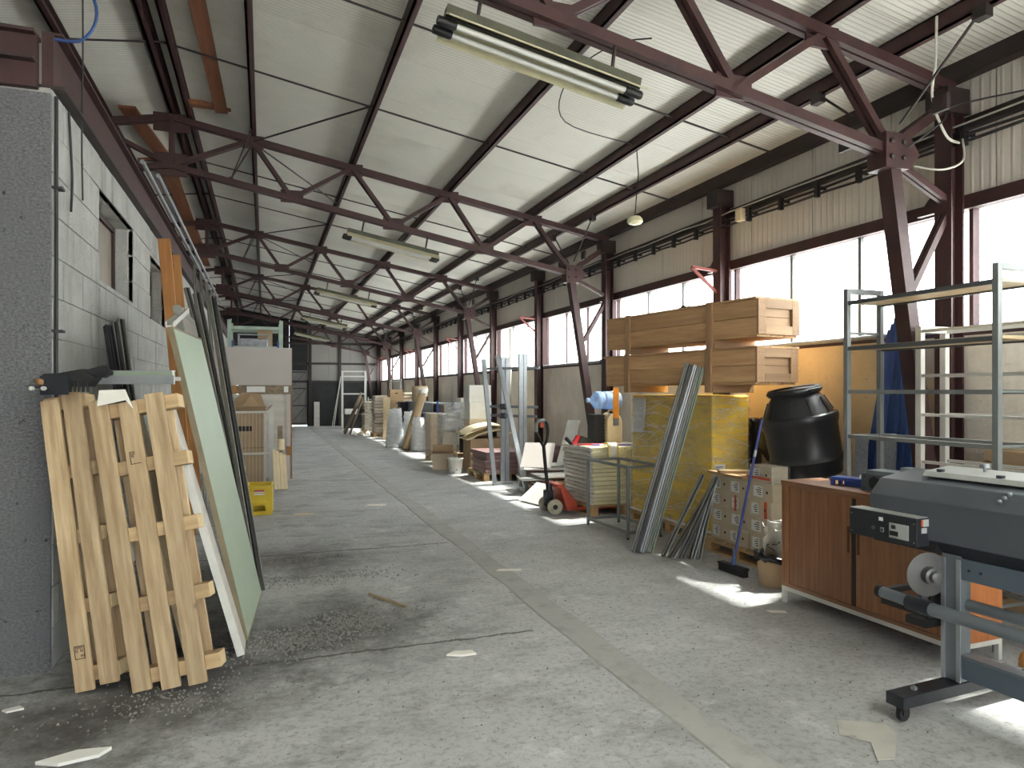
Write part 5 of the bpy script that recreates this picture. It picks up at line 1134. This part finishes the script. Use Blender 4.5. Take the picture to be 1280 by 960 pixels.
# ---- bucket, open box, black panel, foam
t = thing('paint_bucket', 'paint spattered white bucket on the floor beside the open box', 'bucket', (3.62, 13.70, 0))
part('body', MB().lathe([(.12, 0), (.125, .01), (.155, .30), (.16, .31), (.155, .315), (.12, .02)], 24), K['bucket'], t, smooth=True); part('rim', MB().lathe([(.156, .29), (.166, .292), (.166, .312), (.156, .314)], 24, close=False), K['card_white'], t, smooth=True); part('paint', MB().lathe([(.148, 0), (.001, .002)], 20, (0, 0, .25)), K['paper'], t)
t = thing('open_carton', 'open tan cardboard box with spread flaps on the floor', 'box', (3.32, 14.45, 0), -.25)
w, d, h = .44, .40, .34
part('side', MB().box(0, 0, 0, .006, d, h), K['card_pale'], t); part('side', MB().box(w-.006, 0, 0, w, d, h), K['card_pale'], t); part('front', MB().box(.006, 0, 0, w-.006, .006, h), K['card_pale'], t); part('back', MB().box(.006, d-.006, 0, w-.006, d, h), K['card_pale'], t); part('bottom', MB().box(.006, .006, 0, w-.006, d-.006, .006), K['card_pale'], t)
for p in ([(0, 0, h), (0, d, h), (-.14, d, h-.10), (-.14, 0, h-.10)], [(w, 0, h), (w, d, h), (w+.12, d, h+.08), (w+.12, 0, h+.08)], [(0, 0, h), (w, 0, h), (w, -.12, h+.06), (0, -.12, h+.06)], [(0, d, h), (w, d, h), (w, d+.05, h+.15), (0, d+.05, h+.15)]):
    part('flap', MB().prism(p, (0, .003, .005)), K['card'], t)
o = part('black_board', MB().box(4.06, 14.98, .30, 4.46, 15.02, .68), K['dark_metal']); tag(o, 'black flat panel leaning on the white cartons above the open box', 'panel')
carton('brown_carton', 'brown carton under the black panel', 'box', (3.98, 14.86, 0), .52, .25, .295, K['card'])
carton('brown_carton', 'large brown carton carrying the yellowed foam', 'box', (3.95, 13.75, 0), .85, .55, .68, K['card'])
for k in range(2):
    o = part('foam_sheet', crumple(9, 7, lambda u, v, k=k: (3.88-.12*k+.98*u, 13.70-.05*k+.62*v, .725+.12*k+.16*math.exp(-((u-.62)**2)*9)*(1-.5*abs(v-.5)) - .05*(u < .15)), .012, 40+k), K['foam'], solid=.03, smooth='all'); tag(o, ('crumpled yellowed foam sheet on the brown carton, lower one', 'crumpled yellowed foam sheet on the brown carton, upper one')[k], 'foam')
# ---- columns of white boxes
z = 0
for k, (h, m, lab, hh) in enumerate([(.36, K['card'], 'brown carton at the foot of the tall box column', False), (.34, K['card'], 'brown carton second in the tall box column', False), (.35, K['card_pale'], 'tan carton with hand hole under the two white cartons', True), (.36, K['card_white'], 'white carton second from the top of the tall column', False), (.36, K['card_white'], 'white carton on top of the tall column', False)]):
    t = carton('stacked_carton', lab, 'box', (4.10+.012*(k % 2), 14.36, z), .48, .44, h, m, 0, 'tall column of cartons')
    if hh: part('hand_hole', MB().box(.19, -.003, .20, .29, .0, .23), K['ink'], t)
    z += h + .002
z = 0
for r in range(4):
    for c in range(2):
        carton('white_carton', 'white carton in the film wrapped group, %s row, %s side' % (ORD[r] if r else 'bottom', ('aisle', 'wall')[c]), 'box', (3.86+.36*c, 15.75-.25*c, .375*r), .345, .42, .37, K['card_white'] if (r > 1 or c) else K['card_pale'], 0, 'film wrapped white cartons') if not (r == 3 and c == 0) else None
o = part('wrap_film', MB().box(3.838, 15.68, .0, 3.85, 16.20, 1.14).box(3.838, 15.48, 0, 4.60, 15.495, 1.40), K['film_haze']); tag(o, 'hazy clear film hanging over the aisle side white cartons', 'film')
for r in range(4): carton('wrapped_carton', 'wrapped brown carton in the far film column, %s' % ORD[r], 'box', (3.72, 16.35, .28*r), .36, .6, .275, K['card_pale'], 0, 'far wrapped cartons')
# ---- grey locker, blue shelf, drum
t = thing('blue_shelf', 'low shelf unit with blue posts and grey shelves by the wall', 'shelf', (4.45, 18.8, 0))
for x in (0, .46):
    for y in (0, 1.96): part('post', MB().box(x, y, 0, x+.04, y+.04, 1.36), K['blue_p'], t)
for z in (.3, .8, 1.02, 1.32): part('shelf', MB().box(.0, .04, z-.03, .50, 1.96, z), K['grey_steel'], t)
t = thing('grey_locker', 'grey steel cabinet with drawers beyond the blue shelf', 'cabinet', (4.45, 21.5, 0))
part('body', MB().box(0, 0, 0, .5, 1.9, 1.33), K['grey_steel'], t, bevel=.006)
for k in range(4): part('drawer', MB().box(-.012, .03, .08+.31*k, -.001, 1.87, .36+.31*k), K['stand_grey'], t)
o = part('black_monitor', MB().box(4.20, 22.9, .98, 4.44, 23.4, 1.30).box(4.28, 23.1, 0, 4.36, 23.2, .98), K['black']); tag(o, 'small black box on a stand before the grey cabinet', 'box')
o = part('wooden_drum', MB().lathe([(.24, 0), (.25, .02), (.25, .46), (.24, .48)], 24, (4.72, 22.3, 1.331)), K['ply'], smooth=True); tag(o, 'pale wooden drum standing on the grey cabinet', 'drum')
# ---- rolls and bags
t = thing('carpet_roll', 'long brown wrapped roll leaning back with white film tuft on top', 'roll', (3.72, 19.5, 0))
part('roll', MB().tube([(0, 0, .02), (.56, .35, 1.58)], .125, 20), K['card'], t, smooth=True); part('film_tuft', crumple(6, 4, lambda u, v: (.56+.12*math.cos(6.28*u)*(1+v*.3), .35+.12*math.sin(6.28*u), 1.50+.22*v), .03, 6), K['paper'], t, solid=.004, smooth='all')
def bag(name, lab, x, y, r, h, seed):
    t = thing(name, lab, 'bag', (x, y, 0))
    part('core', MB().lathe([(r*.8, .01), (r*.82, h*.5), (r*.6, h*.92), (r*.3, h*.95)], 18), K['card_pale'], t, smooth=True)
    part('bag', crumple(14, 8, lambda u, v: ((r+.03)*math.cos(6.283*u)*(1-.35*v*v), (r+.03)*math.sin(6.283*u)*(1-.35*v*v), .01+h*1.08*v), .03, seed), K['film_bag'], t, solid=.003, smooth='all')
bag('film_bag', 'tall film bag of rolled goods, leftmost before the carpet roll', 3.62, 20.6, .22, 1.05, 11)
bag('film_bag', 'film bag of rolled goods just right of the carpet roll', 4.02, 19.1, .20, .85, 12)
bag('film_bag', 'white film bag standing behind the carpet roll', 4.14, 21.0, .20, .95, 13)
# ---- sacks on pallets, carton column, board
SK = mesh('sack', MB().box(0, 0, 0, .46, .70, .108), K['sack'])
def sacks(x, y, n, lab, grp, dz=.112):
    t = thing('loading_pallet', 'wooden pallet under the %s' % grp, 'pallet', (x-.03, y-.03, 0)); euro(t, .52, .86)
    r_ = random.Random(n)
    for k in range(n):
        o = part('sack', SK, None, loc=(x+r_.uniform(-.02, .02), y+r_.uniform(-.02, .02), .147+dz*k), bevel=.035); tag(o, 'pale full sack, %s in the %s' % (ORD[k] if k < n-1 else 'topmost', grp), 'sack', grp)
sacks(3.74, 25.5, 12, '', 'sack stack beside the brown plank'); sacks(3.62, 27.4, 10, '', 'sack stack beside the leaning boards'); sacks(4.62, 24.6, 13, '', 'sack stack against the wall columns')
t = thing('white_ladder', 'narrow white ladder standing between the two sack stacks', 'ladder', (3.70, 26.9, 0))
for x in (0, .30): part('rail', MB().box(x, 0, 0, x+.035, .03, 1.42), K['white_steel'], t)
for k in range(6): part('rung', MB().box(.035, .0, .12+.24*k, .30, .03, .15+.24*k), K['white_steel'], t)
z = 0
for k in range(5):
    t = carton('brown_carton', 'brown carton with hand hole, %s of the column by the sacks' % ORD[k], 'box', (4.10+.02*(k % 2), 24.25+.03*(k % 3), z), .44, .40, .34, K['card'], 0, 'carton column by the sacks')
    part('hand_hole', MB().box(.17, -.003, .19, .27, .0, .225), K['ink'], t); z += .342
o = part('wire_tray', MB().tube([(4.14, 24.3, z+.005), (4.14, 24.3, z+.35), (4.50, 24.3, z+.35), (4.50, 24.3, z+.005)], .012, 6).tube([(4.14, 24.6, z+.005), (4.14, 24.6, z+.30), (4.50, 24.6, z+.30), (4.50, 24.6, z+.005)], .012, 6).tube([(4.14, 24.3, z+.2), (4.14, 24.6, z+.2)], .01, 6), K['white_steel']); tag(o, 'bent white tube frame on top of the brown cartons', 'frame')
o = part('plank', MB().beam((3.90, 23.85, .01), (3.97, 24.18, 1.44), .24, .03, (0, 1, 0)), K['ply']); tag(o, 'pale plank standing on end before the brown cartons', 'plank')
for k, (p, q) in enumerate([((2.90, 27.55, .02), (3.62, 28.2, 1.52)), ((3.04, 27.0, .02), (3.58, 27.33, 1.40))]):
    o = part('brown_plank', MB().beam(p, q, .46-.2*k, .03, (-1, .2, 0)), K['old_brown']); tag(o, ('wide brown board leaning on the far sacks, rear one', 'narrower brown board leaning on the far sacks, front one')[k], 'board')
rr = random.Random(17)
for k in range(4):
    o = part('white_bag', crumple(6, 4, lambda u, v, k=k: (3.15+.26*k+.24*(u-.5), 26.6+.25*(v-.5), .012+.16*math.sin(3.14*u)*math.sin(3.14*v)), .02, 60+k), K['paper'], smooth='all', solid=.004); tag(o, 'crumpled white bag on the floor by the far sacks, %s from the aisle' % NTH[k], 'bag')
t = thing('white_frame_rack', 'tall white steel rack frame before the far gable wall', 'rack', (3.20, 31.6, 0))
for x in (0, 1.0): part('post', MB().box(x, 0, 0, x+.09, .07, 2.55), K['white_steel'], t)
for z in (2.49, 2.27, 1.50): part('rail', MB().box(.09, 0, z, 1.0, .05, z+.06), K['white_steel'], t)
for x in (-.42, -.34): part('stay', MB().tube([(x, -.1, 0), (-.02, .03, 2.3)], .016, 6), K['white_steel'], t)
o = part('crate_white', MB().box(3.40, 31.9, .62, 3.95, 32.3, .86), K['card_white']); tag(o, 'white plastic crate on dark boards at the far wall', 'crate')
t = thing('dark_boards', 'dark boards stacked under the white crate at the far wall', 'board', (3.30, 31.85, 0)); part('boards', MB().box(0, 0, 0, 1.3, .6, .618), K['dado'], t)
o = part('grey_board_far', MB().box(2.2, 34.0, 0, 2.45, 34.06, 1.15), K['board_grey']); tag(o, 'grey board standing on end at the far wall beside the door', 'board')
# ---- litter on the floor
def scrap(name, pts, lab, m=K['paper'], h=.003, cat='scrap'):
    o = part(name, MB().prism([(x, y, .004) for x, y in pts], (0, 0, h)), m); return tag(o, lab, cat)
scrap('torn_paper', [(2.60, 2.66), (2.70, 2.78), (2.84, 2.71), (2.90, 2.66), (2.86, 2.57), (2.78, 2.50), (2.66, 2.40), (2.58, 2.42), (2.68, 2.55)], 'large torn pale sheet lying on the floor before the printer foot', K['torn'])
scrap('paper_flake', [(1.07, 4.26), (1.16, 4.22), (1.25, 4.22), (1.24, 4.28), (1.13, 4.30)], 'small white flake on the floor near the cross joint', K['paper'], .012)
scrap('paper_flake', [(2.0, 6.12), (2.22, 6.05), (2.25, 6.12), (2.05, 6.18)], 'pale paper flake lying on the cement strip')
scrap('paper_flake', [(1.35, 10.2), (1.62, 10.1), (1.70, 10.3), (1.45, 10.35)], 'pale paper flake on the floor in mid aisle')
scrap('paper_flake', [(.35, 9.75), (.62, 9.7), (.66, 9.85), (.40, 9.9)], 'flat cardboard flake on the floor right of the yellow crate', K['card_pale'])
scrap('paper_flake', [(3.55, 4.35), (3.68, 4.30), (3.66, 4.24), (3.56, 4.29)], 'small pale flake on the floor before the sideboard leg')
scrap('white_scrap', [(-.95, 3.62), (-.80, 3.68), (-.66, 3.66), (-.70, 3.60), (-.85, 3.57)], 'crumpled white scrap on the floor before the pallets', K['card_white'], .015)
scrap('white_scrap', [(-1.27, 4.28), (-1.20, 4.31), (-1.17, 4.27), (-1.24, 4.25)], 'small white scrap by the roughcast wall foot', K['card_white'], .01)
o = part('stick', MB().beam((.80, 5.75, .012), (1.02, 5.32, .012), .02, .018), K['old_wood']); tag(o, 'thin grey stick lying in the aisle', 'stick')
rr = random.Random(77)
gm = MB()
def grit(cx, cy, sx, sy, n, s0, s1):
    for k in range(n):
        x = cx + rr.gauss(0, sx); y = cy + rr.gauss(0, sy); s = rr.uniform(s0, s1)
        if (x < -1.0 and y > 4.75) or x > 4.0 or x < -2.5: continue
        gm.add([(x-s, y-s*.6, -.001), (x+s*rr.uniform(.6, 1), y-s*.5, -.001), (x+rr.uniform(-.3, .3)*s, y+s, -.001), (x+rr.uniform(-.3, .3)*s, y, s*rr.uniform(.6, 1.2))], [(0,1,3), (1,2,3), (2,0,3)])
grit(.62, 5.15, .22, .16, 1300, .004, .013); grit(.15, 4.85, .30, .14, 1400, .004, .012); grit(.1, 7.2, .25, .10, 500, .005, .014); grit(.4, 6.45, .35, .12, 500, .005, .013); grit(-.4, 4.15, .30, .14, 500, .004, .011)
grit(1.6, 5.5, 2.0, 1.6, 700, .003, .009); grit(2.0, 3.2, 1.2, .5, 350, .002, .007)
o = part('gravel', gm, K['grit'], fix=False); o['kind'] = 'stuff'; o['label'] = 'loose dark grit scattered over the concrete floor'; o['category'] = 'gravel'
